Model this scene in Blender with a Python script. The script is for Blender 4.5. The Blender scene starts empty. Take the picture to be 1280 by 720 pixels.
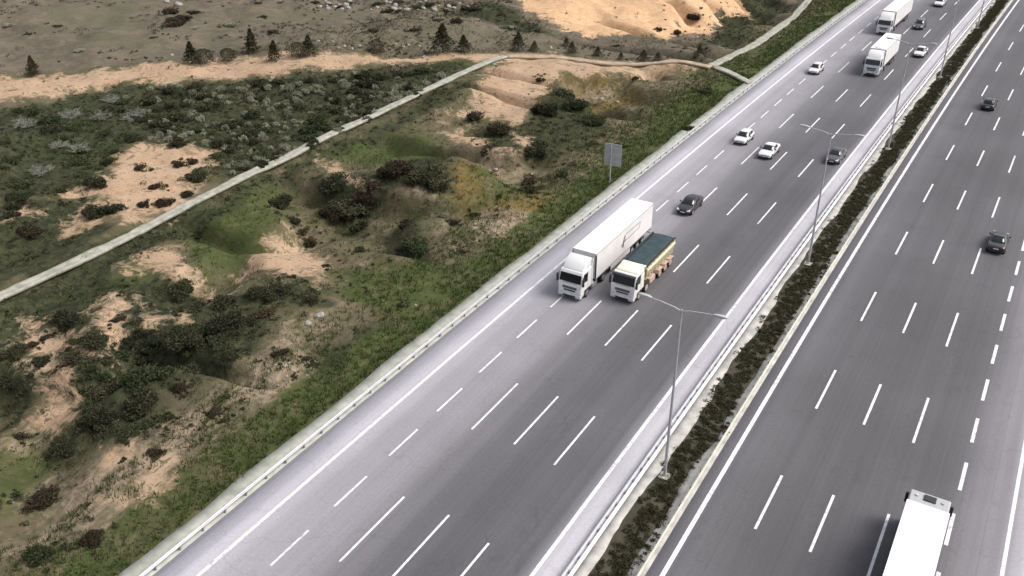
import bpy, bmesh, math, random
import numpy as np
from mathutils import Vector, Matrix

rnd = random.Random(7)
nrng = np.random.default_rng(11)
SC = bpy.context.scene
COL = SC.collection

# ------------------------------------------------------------------ camera
F_PX, PITCH, YAW, ROLL, CAM_H = 1131.73, 0.522964, -0.534513, -0.005627, 44.753
K = 0.98938                                     # plan curvature of the motorway
Fv = np.array([math.sin(YAW) * math.cos(PITCH), math.cos(YAW) * math.cos(PITCH), -math.sin(PITCH)])
R0 = np.array([math.cos(YAW), -math.sin(YAW), 0.0]); U0 = np.cross(R0, Fv)
Rv = math.cos(ROLL) * R0 + math.sin(ROLL) * U0; Uv = np.cross(Rv, Fv)
cam_d = bpy.data.cameras.new('camera'); cam = bpy.data.objects.new('camera', cam_d); COL.objects.link(cam)
cam.matrix_world = Matrix(((Rv[0], Uv[0], -Fv[0], 0), (Rv[1], Uv[1], -Fv[1], 0), (Rv[2], Uv[2], -Fv[2], CAM_H), (0, 0, 0, 1)))
cam_d.sensor_width = 36; cam_d.lens = 36 * F_PX / 1280; cam_d.clip_end = 6000; cam_d.clip_start = 0.5
SC.camera = cam

Y1 = 420.0
def curve(y):
    y = np.asarray(y, float); yc = np.clip(y, -60, Y1)
    return K * (yc / 100) ** 2 + (y - yc) * 2 * K * yc / 1e4
def cx(y): return float(curve(y))
def head(y): return -math.atan(2 * K * min(max(y, -60), Y1) / 1e4)   # z-rotation of the road direction

# ------------------------------------------------------------------ noise
def vnoise(x, y, seed=0):
    x = np.asarray(x, float); y = np.asarray(y, float)
    xi = np.floor(x).astype(np.int64); yi = np.floor(y).astype(np.int64)
    fx = x - xi; fy = y - yi; fx = fx * fx * (3 - 2 * fx); fy = fy * fy * (3 - 2 * fy)
    def h(a, b):
        n = (a * 374761393 + b * 668265263 + seed * 982451653) & 0x7fffffff
        n = ((n ^ (n >> 13)) * 1274126177) & 0x7fffffff
        return ((n ^ (n >> 16)) & 0xffff) / 65535.0
    return (h(xi, yi) * (1 - fx) + h(xi + 1, yi) * fx) * (1 - fy) + (h(xi, yi + 1) * (1 - fx) + h(xi + 1, yi + 1) * fx) * fy
def fbm(x, y, s, o=4, seed=0):
    a = 0; amp = 1; tot = 0
    for i in range(o):
        a = a + amp * vnoise(x / s + 17.3 * i, y / s - 9.1 * i, seed + i); tot += amp; amp *= .5; s *= .5
    return a / tot * 2 - 1
def sstep(a, b, x):
    t = np.clip((x - a) / (b - a), 0, 1); return t * t * (3 - 2 * t)

# ------------------------------------------------------------------ terrain height, at (lat, y)
def H(lat, y):
    lat = np.asarray(lat, float); y = np.asarray(y, float)
    d = np.maximum(-43.0 - lat, 0)
    dr = np.maximum(lat - 11.0, 0)
    z = -0.12 * np.ones_like(lat) - .25 * sstep(0, 1.5, d) + .03 * np.minimum(d, 260)
    rough = sstep(2, 14, d) * (1 - .85 * np.exp(-((lat + 83.4) / 4.0) ** 2))
    z = z + rough * (2.1 * fbm(lat, y, 28, 2, 3) + 1.25 * fbm(lat, y, 9, 3, 5) + .22 * fbm(lat, y, 2.2, 2, 8))
    gul = 1 - np.abs(fbm(lat + 6 * fbm(lat, y, 20, 2, 13), y * 2.6, 24, 2, 15))
    z = z - sstep(4, 14, d) * sstep(42, 32, d) * 2.6 * sstep(.72, 1.0, gul)
    hm = np.exp(-((lat + 94) / 22) ** 2 - ((y - 196) / 22) ** 2) * sstep(8, 30, d)
    z = z + 7.5 * hm - 2.2 * hm * sstep(.75, 1.0, 1 - np.abs(fbm(lat, y, 13, 3, 19)))
    z = z + sstep(0, 40, dr) * (.5 * fbm(lat, y, 30, 3, 21)) - .03 * np.minimum(dr, 60)
    far = sstep(250, 900, d + dr + np.maximum(y - 330, 0))
    return z + far * 14 * (fbm(lat, y, 260, 3, 31) + .25)
def pix_dir(u, v):
    return Fv + Rv * (u - 640) / F_PX - Uv * (v - 360) / F_PX
def at(u, v, flat=False):
    """world point on the ground seen at photograph pixel (u, v)"""
    d = pix_dir(u, v); z = 0.0
    for i in range(12):
        t = (CAM_H - z) / -d[2]; x, y = d[0] * t, d[1] * t
        z = 0.0 if flat else float(H(x - cx(y), y)) * .6 + z * .4
    return x, y, z, t
def ground(x, y): return float(H(x - cx(y), y))

# ------------------------------------------------------------------ materials
def new_mat(name):
    m = bpy.data.materials.new(name); m.use_nodes = True
    nt = m.node_tree; b = nt.nodes['Principled BSDF']
    return m, nt, b
def nd(nt, t, **kw):
    n = nt.nodes.new(t)
    for k, v in kw.items():
        if k in n.inputs.keys() if hasattr(n, 'inputs') else False: n.inputs[k].default_value = v
        else: setattr(n, k, v)
    return n
def mix(nt, fac, a, b, mode='MIX'):
    n = nt.nodes.new('ShaderNodeMix'); n.data_type = 'RGBA'; n.blend_type = mode
    for s, v in ((0, fac), (6, a), (7, b)):
        if isinstance(v, (int, float)): n.inputs[s].default_value = v
        elif isinstance(v, tuple): n.inputs[s].default_value = v if len(v) == 4 else v + (1,)
        else: nt.links.new(v, n.inputs[s])
    return n.outputs[2]
def mth(nt, op, a, b=0.0, clamp=False):
    n = nt.nodes.new('ShaderNodeMath'); n.operation = op; n.use_clamp = clamp
    for s, v in ((0, a), (1, b)):
        if isinstance(v, (int, float)): n.inputs[s].default_value = v
        else: nt.links.new(v, n.inputs[s])
    return n.outputs[0]
def noise(nt, vec, scale, detail=4, rough=.55):
    n = nt.nodes.new('ShaderNodeTexNoise'); n.inputs['Scale'].default_value = scale
    n.inputs['Detail'].default_value = detail; n.inputs['Roughness'].default_value = rough
    if vec is not None: nt.links.new(vec, n.inputs['Vector'])
    return n.outputs['Fac']
def rng(nt, v, a, b, c=0.0, d=1.0):
    n = nt.nodes.new('ShaderNodeMapRange'); n.inputs[1].default_value = a; n.inputs[2].default_value = b
    n.inputs[3].default_value = c; n.inputs[4].default_value = d; nt.links.new(v, n.inputs[0]); return n.outputs[0]
def objco(nt): return nt.nodes.new('ShaderNodeTexCoord').outputs['Object']
def geopos(nt): return nt.nodes.new('ShaderNodeNewGeometry').outputs['Position']

def simple(name, col, rough=.6, metal=0.0, var=.12, scale=3.0, coat=0.0, bump=0.0):
    m, nt, b = new_mat(name)
    f = noise(nt, objco(nt), scale, 5)
    lo = tuple(c * (1 - var) for c in col); hi = tuple(min(1, c * (1 + var)) for c in col)
    nt.links.new(mix(nt, rng(nt, f, .3, .7), lo, hi), b.inputs['Base Color'])
    b.inputs['Roughness'].default_value = rough; b.inputs['Metallic'].default_value = metal
    if coat: b.inputs['Coat Weight'].default_value = coat; b.inputs['Coat Roughness'].default_value = .06
    if bump:
        bn = nt.nodes.new('ShaderNodeBump'); bn.inputs['Strength'].default_value = bump
        nt.links.new(f, bn.inputs['Height']); nt.links.new(bn.outputs[0], b.inputs['Normal'])
    return m
def paint(name, col, metal=0.0, rough=.35, dirt=.35, dirtcol=(.22, .19, .15)):
    """vehicle paint with road film building up towards the sills"""
    m, nt, b = new_mat(name)
    co = objco(nt); f = noise(nt, co, 1.7, 6, .65)
    sp = nt.nodes.new('ShaderNodeSeparateXYZ'); nt.links.new(co, sp.inputs[0])
    low = rng(nt, sp.outputs[2], 1.1, .25, 0, dirt)
    k = mth(nt, 'MULTIPLY', low, rng(nt, f, .3, .65, .2, 1), True)
    c = mix(nt, rng(nt, f, .3, .7, 0, .25), col, tuple(x * .82 for x in col))
    nt.links.new(mix(nt, k, c, dirtcol), b.inputs['Base Color'])
    b.inputs['Roughness'].default_value = rough; b.inputs['Metallic'].default_value = metal
    b.inputs['Coat Weight'].default_value = .6; b.inputs['Coat Roughness'].default_value = .08
    return m
def leafmat(name, cols, trans=.25, rough=.75):
    m, nt, b = new_mat(name)
    oi = nt.nodes.new('ShaderNodeObjectInfo'); gi = nt.nodes.new('ShaderNodeNewGeometry')
    r = nt.nodes.new('ShaderNodeValToRGB')
    els = r.color_ramp.elements
    for i, c in enumerate(cols):
        e = els[i] if i < 2 else els.new(i / (len(cols) - 1)); e.position = i / (len(cols) - 1); e.color = c + (1,)
    v = mth(nt, 'ADD', mth(nt, 'MULTIPLY', gi.outputs['Random Per Island'], .55), mth(nt, 'MULTIPLY', oi.outputs['Random'], .45))
    nt.links.new(v, r.inputs[0])
    nt.links.new(r.outputs[0], b.inputs['Base Color']); b.inputs['Roughness'].default_value = rough
    b.inputs['Specular IOR Level'].default_value = .2
    if trans:
        t = nt.nodes.new('ShaderNodeBsdfTranslucent'); nt.links.new(r.outputs[0], t.inputs[0])
        ms = nt.nodes.new('ShaderNodeMixShader'); ms.inputs[0].default_value = trans
        nt.links.new(b.outputs[0], ms.inputs[1]); nt.links.new(t.outputs[0], ms.inputs[2])
        nt.links.new(ms.outputs[0], nt.nodes['Material Output'].inputs[0])
    return m

def asphalt(name, stops, lo, hi):
    m, nt, b = new_mat(name)
    uv = nt.nodes.new('ShaderNodeUVMap'); uv.uv_map = 'lane'
    sp = nt.nodes.new('ShaderNodeSeparateXYZ'); nt.links.new(uv.outputs[0], sp.inputs[0])
    cmb = nt.nodes.new('ShaderNodeCombineXYZ')
    nt.links.new(mth(nt, 'MULTIPLY', sp.outputs[0], .75), cmb.inputs[0]); nt.links.new(mth(nt, 'MULTIPLY', sp.outputs[1], .006), cmb.inputs[1])
    streak = noise(nt, cmb.outputs[0], 1.0, 4, .6)
    cmb2 = nt.nodes.new('ShaderNodeCombineXYZ')
    nt.links.new(mth(nt, 'MULTIPLY', sp.outputs[0], 3.2), cmb2.inputs[0]); nt.links.new(mth(nt, 'MULTIPLY', sp.outputs[1], .03), cmb2.inputs[1])
    fine = noise(nt, cmb2.outputs[0], 1.0, 4, .65)
    grain = noise(nt, uv.outputs[0], 5.0, 4, .75)
    patch = noise(nt, uv.outputs[0], .07, 3)
    # wander the boundaries between the paler outer lanes and the dark ones
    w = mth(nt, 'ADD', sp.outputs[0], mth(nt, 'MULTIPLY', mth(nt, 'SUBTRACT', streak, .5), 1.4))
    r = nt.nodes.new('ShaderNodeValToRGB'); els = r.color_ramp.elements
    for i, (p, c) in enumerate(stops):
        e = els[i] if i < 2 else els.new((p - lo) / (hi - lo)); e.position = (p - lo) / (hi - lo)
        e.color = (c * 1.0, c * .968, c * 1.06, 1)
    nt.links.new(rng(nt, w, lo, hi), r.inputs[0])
    k = mth(nt, 'MULTIPLY', rng(nt, streak, .3, .7, .87, 1.13), rng(nt, fine, .3, .7, .955, 1.045))
    k = mth(nt, 'MULTIPLY', k, rng(nt, grain, .25, .75, .86, 1.14)); k = mth(nt, 'MULTIPLY', k, rng(nt, patch, .3, .7, .88, 1.12))
    # resurfaced stretches, one lane wide and a few tens of metres long
    cm = nt.nodes.new('ShaderNodeCombineXYZ'); nt.links.new(mth(nt, 'MULTIPLY', mth(nt, 'ADD', sp.outputs[0], 1.53), 1 / 3.74), cm.inputs[0]); nt.links.new(mth(nt, 'MULTIPLY', sp.outputs[1], .022), cm.inputs[1])
    fl = nt.nodes.new('ShaderNodeVectorMath'); fl.operation = 'FLOOR'; nt.links.new(cm.outputs[0], fl.inputs[0])
    wn = nt.nodes.new('ShaderNodeTexWhiteNoise'); wn.noise_dimensions = '2D'; nt.links.new(fl.outputs[0], wn.inputs['Vector'])
    k = mth(nt, 'MULTIPLY', k, rng(nt, wn.outputs['Value'], 0, 1, .96, 1.04))
    # longitudinal joints and wandering cracks
    fr = mth(nt, 'ABSOLUTE', mth(nt, 'SUBTRACT', mth(nt, 'FRACT', mth(nt, 'ADD', mth(nt, 'MULTIPLY', mth(nt, 'ADD', sp.outputs[0], 1.2), 1 / 3.74), mth(nt, 'MULTIPLY', patch, .05))), .5))
    k = mth(nt, 'MULTIPLY', k, rng(nt, fr, .0, .018, .86, 1.0))
    vo = nt.nodes.new('ShaderNodeTexVoronoi'); vo.feature = 'DISTANCE_TO_EDGE'; vo.inputs['Scale'].default_value = .16
    nz = nt.nodes.new('ShaderNodeTexNoise'); nz.inputs['Scale'].default_value = .6; nz.inputs['Detail'].default_value = 4; nt.links.new(uv.outputs[0], nz.inputs['Vector'])
    vm = nt.nodes.new('ShaderNodeVectorMath'); vm.operation = 'MULTIPLY_ADD'; nt.links.new(nz.outputs['Color'], vm.inputs[0]); vm.inputs[1].default_value = (4, 4, 0); nt.links.new(uv.outputs[0], vm.inputs[2]); nt.links.new(vm.outputs[0], vo.inputs['Vector'])
    k = mth(nt, 'MULTIPLY', k, rng(nt, vo.outputs['Distance'], .0, .012, .88, 1.0))
    spots = noise(nt, uv.outputs[0], .55, 4, .7); k = mth(nt, 'MULTIPLY', k, rng(nt, spots, .6, .74, 1.0, .86))
    kk = nt.nodes.new('ShaderNodeCombineXYZ')
    for i in range(3): nt.links.new(k, kk.inputs[i])
    nt.links.new(mix(nt, 1.0, r.outputs[0], kk.outputs[0], 'MULTIPLY'), b.inputs['Base Color'])
    b.inputs['Roughness'].default_value = .72; b.inputs['Specular IOR Level'].default_value = .35
    bn = nt.nodes.new('ShaderNodeBump'); bn.inputs['Strength'].default_value = .15; bn.inputs['Distance'].default_value = .02
    nt.links.new(grain, bn.inputs['Height']); nt.links.new(bn.outputs[0], b.inputs['Normal'])
    return m

def worn(name, col, under, amount=.5):
    """road paint worn through in places to the asphalt"""
    m, nt, b = new_mat(name)
    p = geopos(nt); f = noise(nt, p, 2.6, 5, .7); g = noise(nt, p, .12, 2)
    k = mth(nt, 'MULTIPLY', rng(nt, f, .46, .66), rng(nt, g, .35, .65, .25, amount), True)
    nt.links.new(mix(nt, k, col, under), b.inputs['Base Color']); b.inputs['Roughness'].default_value = .6
    return m

def terrain_mat():
    m, nt, b = new_mat('hillside_ground')
    p = geopos(nt)
    def attr(n):
        a = nt.nodes.new('ShaderNodeAttribute'); a.attribute_name = n; return a.outputs['Fac']
    wv = nt.nodes.new('ShaderNodeVectorMath'); wv.operation = 'MULTIPLY_ADD'
    wn = nt.nodes.new('ShaderNodeTexNoise'); wn.inputs['Scale'].default_value = .35; wn.inputs['Detail'].default_value = 3; nt.links.new(p, wn.inputs['Vector'])
    nt.links.new(wn.outputs['Color'], wv.inputs[0]); wv.inputs[1].default_value = (3.2, 3.2, 0); nt.links.new(p, wv.inputs[2]); pw = wv.outputs[0]
    n1 = noise(nt, pw, .5, 6, .66); n2 = noise(nt, p, 2.1, 5, .68); n3 = noise(nt, p, .1, 4, .6); n4 = noise(nt, p, 6.0, 3, .7)
    n5 = noise(nt, pw, .24, 6, .7); n6 = noise(nt, pw, 1.1, 5, .7)
    def edge(a, sharp=.16, n=n1, amt=.55):
        v = mth(nt, 'ADD', a, mth(nt, 'MULTIPLY', mth(nt, 'SUBTRACT', n, .5), amt * 2))
        return rng(nt, v, .5 - sharp, .5 + sharp)
    def both(a, b_): return mth(nt, 'MULTIPLY', a, b_, True)
    # dry slope: olive, brown, straw and dark weed in patches
    c = mix(nt, rng(nt, n3, .38, .62), (.085, .08, .043), (.13, .10, .066))
    c = mix(nt, rng(nt, n5, .46, .6, 0, .8), c, (.06, .066, .028))
    c = mix(nt, rng(nt, n1, .53, .66, 0, .75), c, (.21, .17, .12))
    c = mix(nt, rng(nt, n6, .54, .66, 0, .7), c, (.042, .04, .022))
    c = mix(nt, rng(nt, n2, .56, .7, 0, .6), c, (.19, .165, .115))
    gcol = mix(nt, rng(nt, n5, .4, .6), (.098, .084, .064), (.148, .122, .092))
    gcol = mix(nt, rng(nt, n1, .5, .64, 0, .75), gcol, (.075, .066, .052))
    gcol = mix(nt, rng(nt, n6, .54, .68, 0, .6), gcol, (.185, .155, .118))
    gcol = mix(nt, rng(nt, n3, .5, .62, 0, .6), gcol, (.105, .102, .062))
    gcol = mix(nt, rng(nt, n2, .55, .7, 0, .5), gcol, (.07, .06, .05))
    c = mix(nt, edge(attr('grey'), .2), c, gcol)
    c = mix(nt, both(edge(attr('rust'), .3, n1, .9), rng(nt, n6, .35, .6)), c, mix(nt, rng(nt, n2, .35, .65), (.20, .14, .03), (.12, .075, .03)))
    tcol = mix(nt, rng(nt, n6, .4, .6), (.33, .255, .185), (.15, .12, .08))
    tcol = mix(nt, rng(nt, n2, .52, .66, 0, .7), tcol, (.10, .085, .055))
    c = mix(nt, both(edge(attr('tan'), .28, n1, 1.0), .9), c, tcol)
    grn = mix(nt, rng(nt, n6, .35, .65), (.034, .049, .015), (.07, .084, .03))
    grn = mix(nt, rng(nt, n1, .52, .66, 0, .65), grn, (.12, .105, .05))
    grn = mix(nt, rng(nt, n2, .56, .7, 0, .6), grn, (.03, .038, .014))
    c = mix(nt, both(edge(attr('green'), .3, n5, .8), rng(nt, n6, .25, .5, .35, .95)), c, grn)
    drk = mix(nt, rng(nt, n6, .38, .62), (.016, .02, .011), (.05, .055, .028))
    drk = mix(nt, rng(nt, n2, .57, .72, 0, .5), drk, (.12, .115, .075))
    c = mix(nt, both(edge(attr('dark'), .2, n1, .8), .95), c, drk)
    bare = mix(nt, rng(nt, n6, .35, .65), (.33, .222, .143), (.45, .325, .22))
    bare = mix(nt, rng(nt, n4, .5, .7, 0, .6), bare, (.28, .185, .12))
    bare = mix(nt, rng(nt, n2, .58, .72, 0, .7), bare, (.19, .13, .08))
    bare = mix(nt, rng(nt, n5, .5, .62, 0, .5), bare, (.36, .28, .21))
    bm_ = edge(mth(nt, 'MULTIPLY', attr('bare'), .86), .2, mth(nt, 'ADD', mth(nt, 'MULTIPLY', n1, .6), mth(nt, 'MULTIPLY', n6, .4)), 1.7)
    bm_ = both(bm_, rng(nt, attr('bare'), .03, .2))
    holes = both(rng(nt, n6, .57, .62), rng(nt, attr('bare'), 1.5, .85))
    c = mix(nt, mth(nt, 'SUBTRACT', bm_, mth(nt, 'MULTIPLY', holes, .9), True), c, bare)
    hil = mix(nt, rng(nt, n6, .3, .7), (.45, .28, .155), (.60, .42, .26))
    hil = mix(nt, rng(nt, n2, .5, .75, 0, .5), hil, (.30, .17, .09))
    hil = mix(nt, rng(nt, n5, .5, .62, 0, .5), hil, (.44, .27, .16))
    c = mix(nt, both(edge(mth(nt, 'MULTIPLY', attr('ochre'), .95), .12, n1, 1.5), rng(nt, attr('ochre'), .03, .2)), c, hil)
    nt.links.new(c, b.inputs['Base Color']); b.inputs['Roughness'].default_value = .95; b.inputs['Specular IOR Level'].default_value = .1
    bn = nt.nodes.new('ShaderNodeBump'); bn.inputs['Strength'].default_value = .55; bn.inputs['Distance'].default_value = .25
    nt.links.new(mth(nt, 'ADD', n2, mth(nt, 'MULTIPLY', n4, .4)), bn.inputs['Height']); nt.links.new(bn.outputs[0], b.inputs['Normal'])
    return m

M = dict(
    terrain=terrain_mat(),
    line=worn('white_road_paint', (.72, .72, .74), (.25, .24, .26), .95),
    line_old=worn('old_road_paint', (.72, .72, .74), (.3, .29, .31), 1.0),
    steel=simple('galvanised_steel', (.50, .50, .52), .45, .5, .15, 2),
    rail=simple('guardrail_steel', (.38, .38, .41), .5, .3, .12, 1.5),
    rail_pale=simple('pale_guardrail_steel', (.66, .66, .69), .5, .2, .15, 1.5),
    rail_old=simple('weathered_guardrail_steel', (.46, .45, .37), .55, .25, .15, 1.5),
    post=simple('guardrail_post_steel', (.22, .22, .23), .6, .4, .2, 4),
    lamp=simple('lamp_steel', (.44, .44, .46), .5, .3, .1, 2),
    lens=simple('lamp_glass', (.6, .6, .62), .2, 0, .05, 3),
    concrete=simple('concrete', (.29, .285, .24), .9, 0, .3, 1.1, 0, .3),
    verge=simple('verge_gravel', (.35, .355, .31), .95, 0, .25, .9, 0, .5),
    dirt=simple('sandy_track', (.33, .255, .185), .95, 0, .3, .9, 0, .5),
    medgravel=simple('median_gravel', (.37, .36, .34), .95, 0, .3, .8, 0, .5),
    medsoil=simple('median_soil', (.048, .045, .028), .95, 0, .4, 1.5, 0, .5),
    white=paint('white_truck_paint', (.70, .70, .70), 0, .35, .4),
    white2=paint('white_car_paint', (.66, .66, .67), 0, .25, .25),
    cream=paint('cream_truck_paint', (.76, .73, .60), 0, .4, .5),
    yellow=paint('yellow_tipper_paint', (.42, .36, .15), 0, .5, .5, (.3, .24, .18)),
    silver=paint('silver_truck_paint', (.42, .42, .43), .2, .4, .3),
    black=paint('black_car_paint', (.018, .018, .021), .0, .25, .3, (.06, .055, .05)),
    grey=paint('dark_grey_car_paint', (.10, .10, .11), .5, .3, .3, (.09, .085, .08)),
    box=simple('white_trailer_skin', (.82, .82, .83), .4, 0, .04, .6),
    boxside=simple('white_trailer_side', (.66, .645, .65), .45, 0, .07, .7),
    glass=simple('dark_vehicle_glass', (.012, .013, .016), .06, 0, .1, 2, .4),
    plastic=simple('black_plastic', (.022, .022, .024), .55, 0, .2, 4),
    grille=simple('grey_grille', (.10, .10, .11), .5, .2, .25, 8),
    tyre=simple('tyre_rubber', (.018, .018, .019), .85, 0, .2, 6),
    dusty=simple('dusty_tyre', (.40, .29, .23), .9, 0, .35, 5),
    rim=simple('wheel_rim', (.42, .42, .44), .35, .7, .1, 5),
    chassis=simple('chassis_black', (.03, .03, .032), .7, .2, .3, 4),
    chrome=simple('lamp_clear', (.75, .76, .78), .12, .3, .05, 5),
    red=simple('tail_lamp_red', (.14, .015, .015), .2, 0, .1, 6),
    plate=simple('number_plate', (.75, .75, .74), .4, 0, .03, 4),
    tarp=simple('teal_tarpaulin', (.022, .045, .052), .55, 0, .35, 1.6, 0, .4),
    tarpedge=simple('dark_tarpaulin_edge', (.012, .02, .022), .6, 0, .3, 2),
    ink=simple('dark_lettering', (.05, .05, .06), .5, 0, .1, 3),
    signback=simple('grey_sign_back', (.42, .42, .44), .55, .2, .15, 1.5),
    rock=simple('pale_limestone', (.27, .25, .225), .95, 0, .3, 2.5, 0, .6),
    bark=simple('bark', (.10, .075, .055), .95, 0, .3, 6, 0, .5),
    twig=leafmat('pale_dead_twigs', [(.11, .115, .09), (.2, .2, .17), (.15, .155, .125)], 0),
    leaf=leafmat('dark_shrub_leaf', [(.014, .017, .009), (.03, .033, .017), (.052, .053, .027), (.09, .086, .048)]),
    leafg=leafmat('green_shrub_leaf', [(.018, .028, .012), (.038, .05, .021), (.07, .08, .034)]),
    leafb=leafmat('brown_shrub_leaf', [(.022, .016, .01), (.042, .032, .019), (.065, .054, .032)]),
    leafd=leafmat('dry_scrub_leaf', [(.045, .038, .03), (.085, .072, .056), (.15, .13, .10)]),
    leafp=leafmat('pale_shrub_leaf', [(.11, .115, .075), (.24, .245, .175), (.38, .375, .285)], .2),
    needle=leafmat('conifer_needle', [(.03, .03, .016), (.052, .05, .028), (.08, .072, .042)]),
    grass=leafmat('verge_grass', [(.025, .041, .010), (.042, .066, .016), (.075, .09, .028)]),
    dry=leafmat('dry_grass', [(.05, .05, .022), (.095, .085, .045), (.19, .165, .105)]),
    weed=leafmat('median_weed', [(.036, .036, .018), (.064, .06, .03), (.10, .09, .05)]),
)
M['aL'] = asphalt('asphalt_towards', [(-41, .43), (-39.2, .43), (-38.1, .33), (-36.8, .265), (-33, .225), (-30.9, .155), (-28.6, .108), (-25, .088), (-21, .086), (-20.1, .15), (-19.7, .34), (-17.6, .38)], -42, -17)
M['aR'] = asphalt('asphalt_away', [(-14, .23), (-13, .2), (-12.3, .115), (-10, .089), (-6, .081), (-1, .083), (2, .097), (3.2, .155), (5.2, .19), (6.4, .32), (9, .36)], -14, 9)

# ------------------------------------------------------------------ mesh helpers
class MB:
    def __init__(s): s.v = []; s.f = []
    def add(s, vs, fs):
        o = len(s.v); s.v += [tuple(p) for p in vs]; s.f += [tuple(i + o for i in f) for f in fs]; return s
    def box(s, x0, x1, y0, y1, z0, z1):
        return s.add([(x0, y0, z0), (x1, y0, z0), (x1, y1, z0), (x0, y1, z0), (x0, y0, z1), (x1, y0, z1), (x1, y1, z1), (x0, y1, z1)],
                     [(3, 2, 1, 0), (4, 5, 6, 7), (0, 1, 5, 4), (1, 2, 6, 5), (2, 3, 7, 6), (3, 0, 4, 7)])
    def loft(s, rings, closed=True, caps=True):
        n = len(rings[0]); vs = [p for r in rings for p in r]; fs = []
        for i in range(len(rings) - 1):
            for j in range(n if closed else n - 1):
                a = i * n + j; b = i * n + (j + 1) % n
                fs.append((a, b, b + n, a + n))
        if caps: fs.append(tuple(range(n - 1, -1, -1))); fs.append(tuple((len(rings) - 1) * n + j for j in range(n)))
        return s.add(vs, fs)
    def prism(s, prof, x0, x1):           # profile in (y, z), swept in x
        return s.loft([[(x0, y, z) for y, z in prof], [(x1, y, z) for y, z in prof]])
    def tube(s, path, r, n=8):
        rs = r if isinstance(r, (list, tuple)) else [r] * len(path); rings = []
        for i, p in enumerate(path):
            p = Vector(p); a = Vector(path[max(i - 1, 0)]); b = Vector(path[min(i + 1, len(path) - 1)])
            d = (b - a).normalized(); u = d.orthogonal().normalized()
            if abs(d.z) < .9: u = (Vector((0, 0, 1)) - d * d.z).normalized()
            w = d.cross(u)
            rings.append([tuple(p + (u * math.cos(t) + w * math.sin(t)) * rs[i]) for t in [2 * math.pi * k / n for k in range(n)]])
        return s.loft(rings)
    def cyl(s, c, r, w, n=20, axis='x', chamfer=.0):
        prof = [(-w / 2, r - chamfer), (-w / 2 + chamfer, r), (w / 2 - chamfer, r), (w / 2, r - chamfer)] if chamfer else [(-w / 2, r), (w / 2, r)]
        rings = []
        for a, rr in prof:
            ring = []
            for k in range(n):
                t = 2 * math.pi * k / n; p, q = rr * math.cos(t), rr * math.sin(t)
                ring.append((c[0] + a, c[1] + p, c[2] + q) if axis == 'x' else ((c[0] + p, c[1] + q, c[2] + a) if axis == 'z' else (c[0] + p, c[1] + a, c[2] + q)))
            rings.append(ring)
        return s.loft(rings)
    def quad(s, a, b, c, d): return s.add([a, b, c, d], [(0, 1, 2, 3)])
    def build(s, name, mat, parent=None, bevel=0, smooth=False, sub=0, seg=2):
        me = bpy.data.meshes.new(name); me.from_pydata(s.v, [], s.f); me.materials.append(mat)
        bm = bmesh.new(); bm.from_mesh(me); bmesh.ops.recalc_face_normals(bm, faces=bm.faces); bm.to_mesh(me); bm.free()
        o = bpy.data.objects.new(name, me); COL.objects.link(o)
        if parent: o.parent = parent
        if bevel:
            md = o.modifiers.new('bevel', 'BEVEL'); md.width = bevel; md.segments = seg; md.limit_method = 'ANGLE'; md.angle_limit = math.radians(28)
        if sub:
            md = o.modifiers.new('subsurf', 'SUBSURF'); md.levels = sub; md.render_levels = sub
        if smooth or bevel:
            me.polygons.foreach_set('use_smooth', [True] * len(me.polygons))
            if not sub:
                try: me.set_sharp_from_angle(angle=math.radians(35))
                except Exception: pass
        return o
def npmesh(name, v, f, mat, parent=None, smooth=False):
    me = bpy.data.meshes.new(name); v = np.asarray(v, np.float32); f = np.asarray(f, np.int32); k = f.shape[1]
    me.vertices.add(len(v)); me.vertices.foreach_set('co', v.ravel())
    me.loops.add(f.size); me.loops.foreach_set('vertex_index', f.ravel())
    me.polygons.add(len(f)); me.polygons.foreach_set('loop_start', np.arange(0, f.size, k, dtype=np.int32))
    me.polygons.foreach_set('loop_total', np.full(len(f), k, np.int32))
    if smooth: me.polygons.foreach_set('use_smooth', np.ones(len(f), bool))
    me.update(calc_edges=True); me.validate(); me.materials.append(mat)
    o = bpy.data.objects.new(name, me); COL.objects.link(o)
    if parent: o.parent = parent
    return o
def empty(name, loc=(0, 0, 0), rz=0):
    o = bpy.data.objects.new(name, None); COL.objects.link(o); o.location = loc; o.rotation_euler = (0, 0, rz); o.empty_display_size = .3
    return o
def tag(o, label, cat, group=None):
    o['label'] = label; o['category'] = cat
    if group: o['group'] = group
    return o
def struct(o): o['kind'] = 'structure'; return o
def stuff(o, label=None, cat=None):
    o['kind'] = 'stuff'
    if label: o['label'] = label
    if cat: o['category'] = cat
    return o
def copy_tree(o, parent=None):
    c = o.copy(); COL.objects.link(c)
    if parent: c.parent = parent
    for ch in list(o.children): copy_tree(ch, c)
    return c

# ------------------------------------------------------------------ terrain sheet
def grow(a, b, step, k=1.35, smax=120):
    out = [a]; s = step; sg = 1 if b > a else -1
    while (out[-1] - b) * sg < 0: out.append(out[-1] + sg * s); s = min(s * k, smax)
    return out[1:]
lat_ax = list(np.arange(-132, -42.9, .5)); lat_ax = sorted(grow(-132, -215, .8, 1.0)) + lat_ax
lat_ax = sorted(grow(lat_ax[0], -1800, 1.2, 1.25)) + lat_ax + [-40, -30, -20, -10, 0, 8, 11, 14, 18, 24, 32] + grow(32, 1800, 12, 1.3)
y_ax = list(np.arange(0, 205, .55)); y_ax += grow(y_ax[-1], 290, .8, 1.0)
y_ax += grow(y_ax[-1], 2200, 1.5, 1.2); y_ax = sorted(grow(0, -400, 1.2, 1.35)) + y_ax
LA, YA = np.meshgrid(np.array(lat_ax), np.array(y_ax))
ny, nx = LA.shape
ZA = H(LA, YA); ZA = np.where((LA > -42.6) & (LA < 11), -.5, ZA)
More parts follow.
